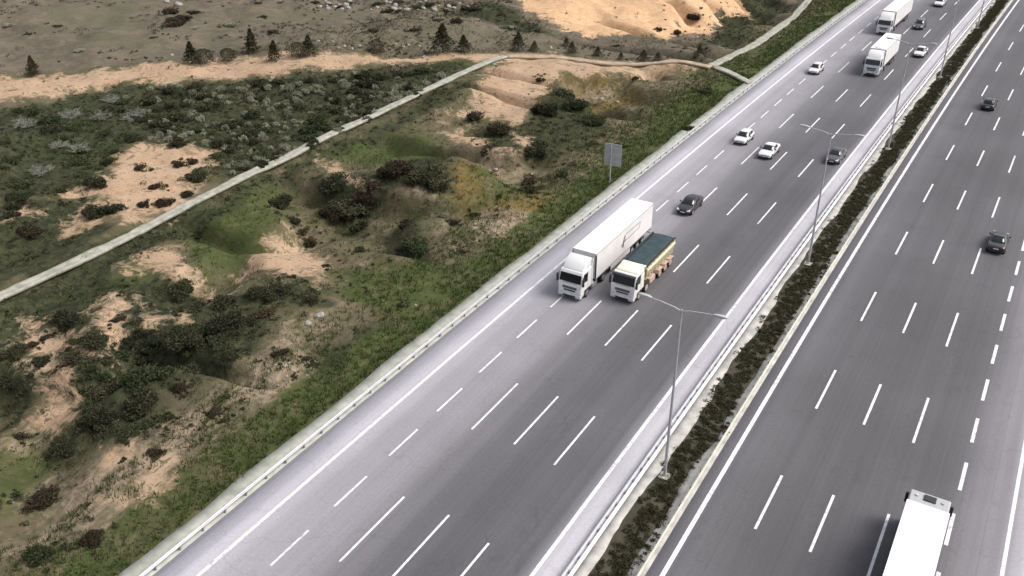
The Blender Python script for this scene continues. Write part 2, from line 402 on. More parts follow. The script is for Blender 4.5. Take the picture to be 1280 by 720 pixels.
XA = LA + curve(YA)
idx = np.arange(nx * ny).reshape(ny, nx)
faces = np.stack([idx[:-1, :-1], idx[:-1, 1:], idx[1:, 1:], idx[1:, :-1]], -1).reshape(-1, 4)
terrain = npmesh('hillside', np.stack([XA, YA, ZA], -1).reshape(-1, 3), faces, M['terrain'], smooth=True); struct(terrain)

# painted ground zones: outlines (photo pixels -> ground), feathered and warped
def poly_world(pts): return np.array([at(u, v)[:2] for u, v in pts])
WX = XA + 1.6 * fbm(XA, YA, 5, 3, 41); WY = YA + 1.6 * fbm(XA, YA, 5, 3, 47)
SEL = (XA > -330) & (XA < -35) & (YA > -5) & (YA < 330)
px, py = WX[SEL], WY[SEL]
def field(polys, soft=1.2):
    out = np.zeros(px.shape)
    for pts in polys:
        P = poly_world(pts); inside = np.zeros(px.shape, bool); d2 = np.full(px.shape, 1e9)
        for i in range(len(P)):
            x0, y0 = P[i]; x1, y1 = P[(i + 1) % len(P)]
            c = ((y0 > py) != (y1 > py)) & (px < (x1 - x0) * (py - y0) / ((y1 - y0) + 1e-9) + x0); inside ^= c
            ex, ey = x1 - x0, y1 - y0; t = np.clip(((px - x0) * ex + (py - y0) * ey) / (ex * ex + ey * ey + 1e-9), 0, 1)
            d2 = np.minimum(d2, (px - x0 - t * ex) ** 2 + (py - y0 - t * ey) ** 2)
        sd = np.sqrt(d2) * np.where(inside, 1, -1)
        out = np.maximum(out, np.clip(.5 + sd / (2 * soft), 0, 1))
    return out
Z = dict(
 ochre=[[(640, -12), (655, 15), (690, 30), (705, 40), (760, 46), (830, 51), (862, 46), (893, 40), (903, 22), (940, 12), (905, -12)]],
 bare=[
  [(-40, 98), (60, 92), (120, 86), (300, 73), (420, 67), (600, 66), (700, 70), (800, 79), (875, 87), (860, 93), (800, 90), (700, 80), (600, 76), (480, 79), (420, 87), (330, 95), (250, 98), (180, 104), (120, 113), (60, 121), (-40, 134)],
  [(612, 84), (660, 78), (720, 81), (800, 86), (850, 92), (828, 99), (780, 104), (735, 95), (700, 92), (690, 112), (672, 128), (655, 150), (640, 155), (600, 148), (575, 150), (562, 140), (590, 125), (600, 110)],
  [(563, 165), (585, 158), (612, 175), (600, 187), (575, 178)], [(640, 165), (660, 174), (668, 185), (648, 188)], [(612, 188), (648, 193), (640, 203), (612, 201)],
  [(145, 200), (170, 182), (230, 185), (265, 190), (268, 205), (245, 215), (250, 235), (215, 262), (180, 270), (150, 285), (138, 275), (75, 300), (90, 275), (110, 255), (85, 240), (130, 215)],
  [(20, 265), (32, 252), (42, 265), (60, 262), (42, 272), (22, 274)],
  [(155, 327), (210, 308), (240, 330), (264, 355), (305, 366), (308, 378), (270, 377), (245, 370), (225, 347), (170, 337)],
  [(310, 325), (345, 310), (360, 292), (380, 297), (385, 315), (405, 330), (400, 352), (350, 347), (310, 345)],
  [(28, 405), (45, 397), (75, 408), (102, 422), (97, 440), (60, 446), (40, 442), (24, 425)], [(15, 465), (70, 466), (102, 468), (96, 460), (50, 454)],
  [(38, 510), (60, 485), (95, 472), (110, 505), (78, 537), (42, 532)],
  [(104, 390), (140, 373), (160, 383), (168, 420), (160, 442), (128, 452), (126, 420)], [(178, 390), (210, 400), (235, 393), (242, 410), (198, 414)],
  [(123, 632), (160, 610), (185, 590), (213, 568), (224, 580), (197, 610), (165, 627), (130, 637)],
  [(132, 550), (170, 543), (182, 570), (148, 584)], [(398, 198), (420, 205), (455, 235), (470, 248), (455, 242), (425, 222)]],
 tan=[[(285, 480), (320, 448), (400, 443), (412, 460), (372, 482), (320, 502), (266, 502)], [(380, 392), (420, 383), (428, 402), (390, 412)],
  [(565, 272), (640, 260), (688, 268), (672, 294), (600, 294)], [(498, 245), (530, 238), (532, 267), (503, 267)], [(190, 450), (212, 445), (215, 490), (200, 500)],
  [(130, 560), (240, 510), (275, 505), (250, 560), (190, 600), (125, 645), (55, 690), (20, 690), (80, 610)], [(5, 560), (40, 545), (55, 590), (22, 615), (0, 600)],
  [(360, 410), (330, 430), (290, 470), (330, 450), (390, 425)], [(690, 100), (760, 115), (780, 128), (740, 128), (700, 118)], [(610, 205), (660, 215), (650, 240), (610, 235)]],
 green=[[(150, 730), (600, 405), (780, 243), (935, 108), (925, 92), (850, 115), (790, 170), (700, 250), (560, 370), (430, 440), (330, 520), (240, 620), (130, 730)],
  [(228, 290), (330, 228), (400, 213), (372, 250), (342, 290), (320, 322), (258, 332), (238, 312)], [(400, 190), (500, 160), (560, 185), (540, 205), (450, 210)],
  [(590, 215), (642, 218), (652, 252), (600, 257)], [(0, 395), (110, 355), (200, 322), (190, 352), (80, 397), (0, 425)], [(180, 520), (190, 420), (240, 420), (225, 440)],
  [(-10, 560), (50, 560), (48, 600), (0, 640), (-20, 600)], [(880, 70), (950, 62), (1010, 22), (1035, 20), (940, 92), (905, 85)], [(420, 340), (560, 320), (600, 350), (520, 390), (430, 380)],
  [(40, 150), (130, 140), (160, 180), (90, 215), (30, 190)], [(520, 80), (590, 78), (560, 95), (520, 105)]],
 dark=[[(100, 118), (160, 108), (330, 97), (440, 88), (520, 80), (600, 85), (470, 150), (400, 185), (330, 215), (283, 238), (262, 190), (170, 180), (110, 230), (-20, 250), (-20, 140), (60, 128)],
  [(-20, 250), (112, 240), (135, 290), (60, 340), (-20, 368)], [(100, 442), (200, 420), (320, 388), (300, 432), (222, 482), (205, 542), (110, 555), (98, 480)],
  [(-10, 400), (25, 400), (25, 450), (100, 450), (100, 475), (40, 500), (-10, 545)], [(400, 222), (470, 215), (565, 200), (562, 240), (470, 262), (425, 300), (402, 262)],
  [(690, 108), (740, 130), (762, 165), (720, 200), (652, 207), (598, 202), (600, 160), (645, 162), (680, 140)], [(40, 372), (330, 222), (430, 172), (560, 112), (600, 100), (560, 125), (440, 182), (330, 240), (200, 315), (40, 385)], [(0, 370), (120, 350), (330, 370), (330, 440), (220, 490), (200, 560), (100, 560), (60, 470), (0, 480)], [(400, 430), (470, 400), (440, 450), (400, 470)], [(320, 335), (400, 355), (410, 385), (330, 385)], [(60, 540), (100, 545), (95, 580), (60, 580)],
  [(500, 270), (530, 290), (540, 320), (510, 320), (495, 290)], [(120, 385), (200, 340), (290, 375), (340, 360), (300, 395), (200, 385)], [(30, 330), (160, 290), (220, 255), (290, 240), (240, 265), (150, 330), (70, 380), (30, 390)],
  [(860, 18), (885, 28), (885, 40), (865, 32)], [(600, 0), (640, 12), (690, 42), (640, 40), (560, 20)], [(900, 10), (960, -5), (985, 12), (930, 50), (890, 62), (870, 60), (900, 40)]],
 rust=[[(560, 205), (640, 200), (665, 235), (700, 262), (640, 285), (590, 275), (560, 240)], [(200, 455), (240, 425), (255, 440), (215, 470)], [(690, 105), (760, 110), (800, 130), (740, 140)]],
 grey=[[(-80, -60), (1080, -60), (1000, 10), (920, 62), (870, 83), (700, 66), (600, 63), (420, 64), (300, 70), (120, 84), (-80, 96)], [(0, 130), (20, 130), (40, 200), (0, 220)]],
)
for nm, polys in Z.items():
    arr = np.zeros(LA.shape); arr[SEL] = field(polys, 2.2 if nm in ('grey', 'dark', 'green', 'tan', 'rust') else 2.0)
    if nm == 'green': arr = np.maximum(arr, np.where(LA > 10, .6, 0) + np.where((LA < -42) & (LA > -47.5), .75, 0))
    if nm == 'grey': arr = np.maximum(arr, np.where((YA > 262) & (LA < -45), .7, 0))
    at_ = terrain.data.attributes.new(nm, 'FLOAT', 'POINT'); at_.data.foreach_set('value', arr.ravel().astype(np.float32))

# ------------------------------------------------------------------ road sheets (lat, y) grids
def sheet(name, lats, y0, y1, step, z, mat, thick=0.0, wob=None, zf=None):
    ys = np.arange(y0, y1 + 1e-6, step); L, Y = np.meshgrid(np.array(lats, float), ys)
    if wob is not None: L = L + wob(L, Y)
    X = L + curve(Y); Zz = np.full(L.shape, z) if zf is None else zf(L, Y)
    n = len(lats); ix = np.arange(L.size).reshape(L.shape)
    f = np.stack([ix[:-1, :-1], ix[:-1, 1:], ix[1:, 1:], ix[1:, :-1]], -1).reshape(-1, 4)
    v = np.stack([X, Y, Zz], -1).reshape(-1, 3)
    o = npmesh(name, v, f, mat)
    uv = o.data.uv_layers.new(name='lane'); fl = f.ravel()
    uv.data.foreach_set('uv', np.stack([L.ravel()[fl], Y.ravel()[fl]], -1).ravel().astype(np.float32))
    if thick: md = o.modifiers.new('solid', 'SOLIDIFY'); md.thickness = thick; md.offset = -1
    return struct(o)
YN, YF = -60, 640
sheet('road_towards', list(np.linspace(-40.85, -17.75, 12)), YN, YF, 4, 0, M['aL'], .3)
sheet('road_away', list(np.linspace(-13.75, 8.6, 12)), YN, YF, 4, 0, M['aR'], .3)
def wobl(L, Y): return np.where(L < -42.3, .35 * fbm(Y, L * 0, 5, 4, 61), 0)
sheet('verge', [-42.75, -41.9, -40.852], YN, YF, .8, -.02, M['verge'], .25, wobl)
sheet('verge_right', [8.602, 9.6, 11.2], YN, YF, 4, -.02, M['verge'], .25)
def wobm(L, Y): return np.where(np.abs(L + 16.9) < .3, .5 * fbm(Y, L * 0, 4, 4, 71), 0) + np.where(np.abs(L + 14.7) < .3, .5 * fbm(Y, L * 0 + 9, 5, 4, 75), 0)
sheet('median_gravel', [-17.748, -17.3, -16.9], YN, YF, .8, .03, M['medgravel'], .25, wobm)
sheet('median_strip', [-17.5, -16.5, -15.6, -14.6, -13.752], YN, YF, 1.5, -.03, M['medsoil'], .2)
sheet('median_gravel', [-14.7, -14.2, -13.756], YN, YF, .8, .02, M['medgravel'], .25, wobm)

def strips(name, items, mat, z=.005):
    mb = MB()
    for lat, y0, y1, w in items:
        n = max(1, int((y1 - y0) / 4)); ys = [y0 + (y1 - y0) * i / n for i in range(n + 1)]
        vs = []; 
        for y in ys: vs += [(lat - w / 2 + cx(y), y, z), (lat + w / 2 + cx(y), y, z)]
        mb.add(vs, [(2 * i, 2 * i + 1, 2 * i + 3, 2 * i + 2) for i in range(n)])
    return struct(mb.build(name, mat))
def dashes(lat, first, sp, ln, w, y0=-50, y1=600):
    k0 = math.ceil((y0 - first) / sp); k1 = int((y1 - first) / sp)
    return [(lat, first + k * sp - ln / 2, first + k * sp + ln / 2, w) for k in range(k0, k1 + 1)]
strips('edge_line', [(-38.32, YN, YF, .26)], M['line'])
strips('edge_line', [(-19.95, YN, YF, .27)], M['line'])
strips('edge_line', [(-12.8, YN, YF, .30)], M['line'])
strips('edge_line', [(5.75, YN, YF, .24)], M['line'])
strips('lane_markings', dashes(-31.3, 34.0, 15.75, 7.0, .17) + dashes(-27.54, 34.1, 15.75, 7.0, .17) + dashes(-23.79, 33.4, 15.75, 6.7, .17), M['line'])
strips('lane_markings', dashes(-9.0, 50.0, 15.4, 6.2, .19) + dashes(-5.26, 49.8, 15.4, 6.2, .19) + dashes(-1.53, 49.6, 15.4, 6.6, .19), M['line'])
strips('short_lane_markings', dashes(-34.93, 29.8, 6.25, 3.6, .17), M['line'])
strips('short_lane_markings', dashes(2.275, 59.6, 6.1, 3.4, .25), M['line'])

# concrete drainage path across the hillside, draped on the ground
def ribbon(name, pts, w, mat, lift=.1, jag=.12):
    P = [Vector((*at(u, v)[:2], 0)) for u, v in pts]; dense = []
    for a, b in zip(P, P[1:]):
        n = max(2, int((b - a).length / .9))
        dense += [a.lerp(b, i / n) for i in range(n)]
    dense.append(P[-1])
    for _ in range(6): dense = [dense[0]] + [(dense[i - 1] + dense[i] * 2 + dense[i + 1]) / 4 for i in range(1, len(dense) - 1)] + [dense[-1]]
    zs = np.array([ground(p.x, p.y) for p in dense]); ker = np.ones(9) / 9
    zs = np.convolve(np.pad(zs, 4, 'edge'), ker, 'valid')
    vs = []; fs = []
    for i, p in enumerate(dense):
        d = (dense[min(i + 1, len(dense) - 1)] - dense[max(i - 1, 0)]).normalized(); s = Vector((-d.y, d.x, 0))
        ww = w * (1 + jag * 2 * float(fbm(p.x, p.y, 2.0, 2, 91)))
        zc = float(zs[i]) + lift
        for o in (-1, -.55, 0, .55, 1):
            q = p + s * o * ww / 2
            vs.append((q.x, q.y, max(zc, ground(q.x, q.y) + .015) - (.0 if abs(o) > .6 else .05)))
    for i in range(len(dense) - 1):
        for j in range(4): a = i * 5 + j; fs.append((a, a + 1, a + 6, a + 5))
    o = npmesh(name, vs, fs, mat); md = o.modifiers.new('solid', 'SOLIDIFY'); md.thickness = .35; md.offset = -1
    return struct(o)
ribbon('concrete_path', [(-60, 404), (0, 374), (60, 347), (120, 318), (190, 284), (260, 247), (320, 215), (400, 177), (470, 145), (530, 115), (580, 92), (612, 78), (632, 72)], 1.3, M['concrete'])
ribbon('dirt_path', [(632, 72), (700, 74), (780, 82), (850, 88), (888, 86)], 1.3, M['dirt'], .03, .3)
ribbon('concrete_path', [(888, 84), (910, 75), (945, 57), (980, 32), (1003, 12), (1018, -8)], 1.6, M['concrete'], .08)
ribbon('concrete_path', [(893, 85), (915, 94), (938, 106)], 1.3, M['concrete'], .06)

# ------------------------------------------------------------------ guardrails
def guardrail(lat, side, y0, y1, sp, label, posts=True, mat=None, postw=.1, wide=1.0, double=False, group='guardrails along the motorway'):
    g = empty('guardrail', (lat + cx(y0), y0, 0)); tag(g, label, 'guardrail', group)
    prof = [(.02, .40), (.08, .45), (.08, .50), (.03, .55), (.08, .60), (.08, .65), (.02, .70), (-.03, .70), (-.03, .40)]
    mb = MB(); rings = []
    for y in np.arange(y0, y1 + .1, 4):
        rings.append([(lat + cx(y) - (lat + cx(y0)) + side * a * wide, y - y0, b) for a, b in prof])
    mb.loft(rings); mb.build('rail', mat or M['rail'], g)
    if double:                                   # a second beam on the far side of the posts
        mb = MB(); rings = []
        for y in np.arange(y0, y1 + .1, 4): rings.append([(lat + cx(y) - (lat + cx(y0)) - side * (.30 + a * wide), y - y0, b) for a, b in prof])
        mb.loft(rings); mb.build('rail', mat or M['rail'], g)
    ys = np.arange(y0, y1, sp)
    rest = MB(); pm = None; keep = sorted(ys, key=lambda y: abs(y - 45))[:100] if len(ys) > 100 else list(ys)
    ks = set(float(k) for k in keep)
    first = None
    for y in ys:
        x = lat + cx(y) - (lat + cx(y0))
        if float(y) in ks:
            if first is None:
                pb = MB().box(-side * .05 - postw / 2, -side * .05 + postw / 2, -.06, .06, -.1, .62).box(-.03, .03, -.12, .12, .45, .62)
                first = pb.build('post', M['post'], g); o = first
            else: o = first.copy(); COL.objects.link(o); o.parent = g
            o.location = (x - side * (.12 if double else .06), y - y0, 0)
        else: rest.box(x - side * .11 - .05, x - side * .11 + .05, y - y0 - .06, y - y0 + .06, -.1, .62)
    if rest.v: o = rest.build('post', M['post'], g); o['kind'] = 'stuff'
    return g
guardrail(-40.95, 1, -50, 420, 2.0, 'long grey guardrail along the outer shoulder beside the grass slope')
guardrail(-17.95, -1, -50, 420, 1.4, 'pale double guardrail on the median next to the white edge line of the oncoming lanes', mat=M['rail_pale'], postw=.12, wide=1.6, double=True)
guardrail(-13.95, 1, -50, 420, 2.0, 'weathered cream guardrail on the median beside the lanes heading away', mat=M['rail_old'])

# ------------------------------------------------------------------ street lamps
def make_lamp():
    L = empty('street_lamp')
    b = MB(); b.tube([(0, 0, 0), (0, 0, 1.2), (0, 0, 8), (0, 0, 14.2)], [.12, .12, .09, .06], 10); b.build('pole', M['lamp'], L, smooth=True)
    MB().box(-.38, .38, -.38, .38, -.3, .12).build('footing', M['concrete'], L, .03)
    MB().box(-.09, .09, -.19, -.14, .7, 1.25).build('hatch', M['steel'], L)
    for s in (-1, 1):
        a = MB(); a.tube([(0, 0, 14.05), (s * .5, 0, 14.22), (s * 1.4, 0, 14.36), (s * 2.25, 0, 14.45)], [.055, .05, .045, .04], 8); a.build('arm', M['lamp'], L, smooth=True)
        h = MB(); h.loft([[(s * x, w, z) for w, z in ((-hw, z0), (hw, z0), (hw * .8, z1), (-hw * .8, z1))] for x, hw, z0, z1 in ((2.1, .07, 14.4, 14.5), (2.35, .15, 14.40, 14.56), (2.85, .16, 14.42, 14.58), (3.05, .10, 14.45, 14.54))])
        lum = h.build('luminaire', M['lamp'], L, .02)
        MB().box(min(s * 2.4, s * 2.85), max(s * 2.4, s * 2.85), -.11, .11, 14.385, 14.405).build('lens', M['lens'], lum)
    return L
lamp0 = make_lamp()
lamp_labels = ['grey double-armed street lamp nearest the camera, left arm reaching towards the dump truck', 'grey double-armed street lamp whose pole rises by the dark grey car near the median',
               'grey street lamp standing third along the median, by the white car in the fast lane', 'far grey street lamp standing fourth along the median', 'farthest grey street lamp on the median, only its foot in view']
for i, (y, lb) in enumerate(zip((48.7, 86.3, 124.1, 161.8, 199.5), lamp_labels)):
    o = lamp0 if i == 0 else copy_tree(lamp0)
    o.location = (-16.39 + cx(y) + .1, y, 0); o.rotation_euler = (0, 0, head(y)); tag(o, lb, 'street lamp', 'double-armed street lamps on the median')

# ------------------------------------------------------------------ sign seen from behind
x, y, z, _ = at(762, 228)
sg = tag(empty('road_sign', (x, y, z), head(y) + math.radians(8)), 'grey back of a rectangular road sign on one post beside the outer shoulder', 'road sign')
MB().tube([(0, 0, -.3), (0, 0, 2.3), (0, 0, 4.9)], .075, 10).build('post', M['steel'], sg, smooth=True)
bd = MB().box(-.85, 1.25, .09, .12, 2.25, 5.0).build('board', M['signback'], sg, .01)
for zz in (2.8, 3.65, 4.5): MB().box(-.8, 1.2, .075, .09, zz - .04, zz + .04).build('rib', M['steel'], sg)
fr = MB()
for a in ((-.87, 1.27, .075, .13, 2.21, 2.25), (-.87, 1.27, .075, .13, 5.0, 5.04), (-.88, -.85, .075, .13, 2.25, 5.0), (1.25, 1.28, .075, .13, 2.25, 5.0)): fr.box(*a)
fr.build('frame', M['steel'], sg)

# ------------------------------------------------------------------ vehicles: front at -Y, origin on the ground under the front
def wheel(parent, x, y, r, w, tyre='tyre', rim='rim', n=22):
    t = MB().cyl((0, 0, 0), r, w, n, 'x', min(.05, w * .2)).build('wheel', M[tyre], parent, smooth=True)
    s = 1 if x > 0 else -1
    rb = MB().cyl((s * (w / 2 - .005), 0, 0), r * .62, .03, n); rb.cyl((s * (w / 2 + .02), 0, 0), r * .2, .05, 10)
    for k in range(5):
        a = k * 2 * math.pi / 5
        rb.cyl((s * (w / 2 + .012), r * .4 * math.cos(a), r * .4 * math.sin(a)), r * .09, .012, 6)
    rb.build('rim', M[rim], t)
    t.location = (x, y, r); return t

def make_car(kind, pm):
    P = dict(hatch=(4.15, 1.77, 1.48, 1.02, .92, 1.78, .55), sedan=(4.6, 1.80, 1.45, 1.2, .93, 2.05, 1.0), suv=(4.5, 1.86, 1.66, 1.05, 1.02, 1.72, .35))[kind]
    L, W, Ht, yc, belt, yrf, deck = P
    c = empty('parked_car' if False else 'car'); hw = W / 2; pmat = M[pm]
    yr = L - deck                                # base of the rear window
    st = [(0.0, .70, .42, .60), (.05, .82, .30, .70), (.28, .93, .24, .80), (yc * .6, .99, .22, belt - .09), (yc + .1, 1.0, .2, belt), (L * .5, 1.0, .2, belt + .01), (yr - .4, 1.0, .2, belt + .03),
          (L - .45, .98, .22, belt + (.06 if kind == 'sedan' else .04)), (L - .1, .9, .26, belt - .02), (L - .02, .82, .34, belt - .1), (L, .74, .44, belt - .22)]
    rings = []
    for y, k, zb, zt in st:
        w = hw * k; zm = (zb + zt) / 2
        half = [(0, zb), (w * .8, zb), (w * .97, zb + .1), (w, zm), (w * .985, zt - .09), (w * .9, zt - .01), (w * .55, zt + .015)]
        rings.append([(a, y, b) for a, b in half] + [(0, y, zt + .025)] + [(-a, y, b) for a, b in half[:0:-1]])
    MB().loft(rings).build('body', pmat, c, smooth=True, sub=1)
    # cabin: lower and upper outline
    zl, zu = belt - .03, Ht - .05
    lo = [(-hw * .9, yc), (hw * .9, yc), (hw * .95, L * .5), (hw * .88, yr + .06), (-hw * .88, yr + .06), (-hw * .95, L * .5)]
    ytr = yr - (.62 if kind == 'sedan' else .34)
    up = [(-hw * .66, yrf - .02), (hw * .66, yrf - .02), (hw * .72, L * .52), (hw * .66, ytr), (-hw * .66, ytr), (-hw * .72, L * .52)]
    top = [(a * .78, yrf + .25 + (b - yrf) * .75) for a, b in up]
    cb = MB().loft([[(a, b, zl) for a, b in lo], [(a, b, zu) for a, b in up], [(a, b, Ht) for a, b in top]]); cb.build('roof', pmat, c, .05, seg=3)
    def win(i, u0, u1, t0, t1, name, push=.014):
        A, B = np.array((*lo[i], zl)), np.array((*lo[(i + 1) % 6], zl)); D, C = np.array((*up[i], zu)), np.array((*up[(i + 1) % 6], zu))
        n = np.cross(B - A, D - A); n = n / np.linalg.norm(n); n = n if np.dot(n, (A + B + C + D) / 4 - np.array((0, L * .5, zl))) > 0 else -n
        q = lambda u, t: tuple((A * (1 - u) + B * u) * (1 - t) + (D * (1 - u) + C * u) * t + n * push)
        g = 4; mb = MB(); vs = []
        for a in range(g + 1):
            for b in range(g + 1): vs.append(q(u0 + (u1 - u0) * a / g, t0 + (t1 - t0) * b / g))
        mb.add(vs, [(a * (g + 1) + b, (a + 1) * (g + 1) + b, (a + 1) * (g + 1) + b + 1, a * (g + 1) + b + 1) for a in range(g) for b in range(g)])
        o = mb.build(name, M['glass'], c, smooth=True); md = o.modifiers.new('solid', 'SOLIDIFY'); md.thickness = .012; md.offset = 0
        return o
    win(0, .03, .97, .1, .97, 'windshield'); win(3, .08, .92, .2, .93, 'rear_window')
    win(1, .16, .94, .14, .92, 'side_window'); win(2, .06, .86, .14, .92, 'side_window')
    win(5, .06, .84, .14, .92, 'side_window'); win(4, .14, .94, .14, .92, 'side_window')
    for s in (-1, 1):
        for y in (.86, L - .84):
            MB().cyl((s * (hw * .995 - .08), y, .33), .385, .17, 20).build('wheel_arch', M['plastic'], c)
            wheel(c, s * (hw - .075), y, .33, .22)
        h = MB().loft([[(s * hw * .50, -.01, .60), (s * hw * .50, -.01, .70), (s * hw * .50, .25, .72), (s * hw * .50, .25, .6)], [(s * hw * .86, .06, .60), (s * hw * .86, .08, .72), (s * hw * .86, .34, .79), (s * hw * .86, .34, .62)]]); h.build('headlight', M['chrome'], c, .015)
        MB().box(min(s * hw * .56, s * hw * .86), max(s * hw * .56, s * hw * .86), L - .14, L + .005, belt - .26, belt - .1).build('tail_light', M['red'], c, .02)
        m_ = MB().box(min(s * hw * .98, s * (hw + .17)), max(s * hw * .98, s * (hw + .17)), yc + .42, yc + .56, belt + .02, belt + .17); m_.build('mirror', pmat if pm != 'white2' else M['plastic'], c, .03)
        MB().box(min(s * (hw + .003), s * (hw - .05)), max(s * (hw + .003), s * (hw - .05)), 1.35, L - 1.3, .26, .36).build('sill', M['plastic'], c)
    MB().box(-hw * .45, hw * .45, -.025, .1, .48, .60).build('grille', M['plastic'], c, .02)
    MB().box(-hw * .72, hw * .72, -.012, .1, .27, .42).build('bumper', M['plastic'], c, .03)
    MB().box(-.26, .26, -.04, -.02, .44, .54).build('number_plate', M['plate'], c)
    MB().box(-hw * .7, hw * .7, L - .08, L + .012, .28, .42).build('bumper', M['plastic'], c, .03)
    MB().box(-.26, .26, L - .005, L + .02, belt - .32, belt - .21).build('number_plate', M['plate'], c)
    return c

def make_cab(t, col, roofcol, high=True, visor=False, zc=3.0, wid=2.46):
    hw = wid / 2; cm = M[col]
    prof = [(.06, .50), (0, .62), (-.02, 1.78), (.05, 1.95), (.30, zc - .22), (.50, zc), (2.2, zc + .04), (2.25, .95), (1.95, .95), (1.95, .8), (.75, .8), (.7, .5)]
    MB().prism(prof, -hw, hw).build('cab', cm, t, .09, seg=3)
    # windscreen, a little proud of the sloping face and wrapping round the pillars
    y0, z0, y1, z1 = .045, 1.93, .285, zc - .26
    dy, dz = (z1 - z0), -(y1 - y0); l = math.hypot(dy, dz); ny_, nz_ = -dy / l * .02, -dz / l * .02 * -1
    a = [(-hw * .93, y0 - .02, z0), (hw * .93, y0 - .02, z0), (hw * .90, y1 - .02, z1), (-hw * .90, y1 - .02, z1)]
    wm = MB(); wm.loft([a, [(p[0], p[1] + .05, p[2]) for p in a]]); wm.build('windshield', M['glass'], t, .012)
    for s in (-1, 1):
        X = s * (hw + .008)
        q = [(.34, z0 + .02), (1.35, z0 - .12), (1.35, z1 + .05), (.52, z1 + .05)]
        MB().loft([[(X, *p) for p in q], [(s * (hw - .03), *p) for p in q]]).build('side_window', M['glass'], t)
        q = [(.32, .9), (1.42, .9), (1.42, z1 + .12), (1.40, z1 + .12), (1.40, .92), (.32, .92)]
        MB().loft([[(s * (hw + .004), *p) for p in q], [(s * (hw - .02), *p) for p in q]]).build('door_seam', M['grille'], t)
        # mirrors on arms
        m_ = MB().box(min(s * (hw + .06), s * (hw + .26)), max(s * (hw + .06), s * (hw + .26)), .02, .2, 1.75, 2.55); mm = m_.build('mirror', M['plastic'], t, .04)
        MB().tube([(s * hw * .98, .3, 2.6), (s * (hw + .16), .12, 2.6)], .03, 6).build('bracket', M['plastic'], mm)
        h = MB().box(min(s * hw * .62, s * hw * .95), max(s * hw * .62, s * hw * .95), -.035, .1, .78, .98); h.build('headlight', M['chrome'], t, .03)
        MB().box(min(s * hw * .9, s * (hw + .02)), max(s * hw * .9, s * (hw + .02)), .7, 1.95, .82, 1.02).build('fender', M['plastic'], t, .04)
        MB().box(min(s * (hw - .25), s * hw), max(s * (hw - .25), s * hw), .3, .7, .32, .5).build('step', M['plastic'], t, .03)
    MB().box(-hw * .62, hw * .62, -.045, .1, 1.22, 1.5).build('grille', M['grille'], t, .03)
    MB().box(-hw * .5, hw * .5, -.04, .1, .98, 1.14).build('grille', M['plastic'], t, .03)
    MB().prism([(-.06, .36), (-.08, .50), (-.06, .74), (.4, .76), (.6, .36)], -hw * .99, hw * .99).build('bumper', cm, t, .05)
    MB().box(-hw * .55, hw * .55, -.095, .05, .40, .60).build('air_intake', M['plastic'], t, .02)
    MB().box(-.27, .27, -.105, -.08, .62, .73).build('number_plate', M['plate'], t)
    for s in (-1, 1): MB().box(s * .35 - .42, s * .35 + .42, -.012 + .0, .03, 1.86, 1.88).build('wiper', M['plastic'], t)
    if visor: MB().prism([(.10, zc - .28), (.08, zc - .10), (.30, zc - .02), (.42, zc - .05)], -hw * .96, hw * .96).build('sun_visor', M['plastic'], t, .02)
    if high:
        r = []
        for yy, w_, zt in ((.62, .86, zc + .06), (.95, .9, zc + .42), (1.5, .93, zc + .78), (2.22, .95, zc + .93)):
            r.append([(-hw * w_, yy, zc + .01), (-hw * w_, yy, zt - .05), (-hw * w_ * .86, yy, zt), (hw * w_ * .86, yy, zt), (hw * w_, yy, zt - .05), (hw * w_, yy, zc + .01)])
        MB().loft(r).build('roof_deflector', M[roofcol], t, .03, smooth=True)
        for s in (-1, 1):
            MB().prism([(2.26, 1.0), (2.26, zc + .85), (2.45, zc + .8), (2.45, 1.0)], s * hw * .99 - .02, s * hw * .99 + .02).build('side_deflector', cm, t, .01)
    return t

def truck_wheels(t, ys, xo, r=.5, w=.34, dual=(), tyre='tyre', rim='rim'):
    for i, y in enumerate(ys):
        for s in (-1, 1):
            if i in dual:
                wheel(t, s * (xo - .16), y, r, .62, tyre, rim)
            else: wheel(t, s * xo, y, r, w, tyre, rim)

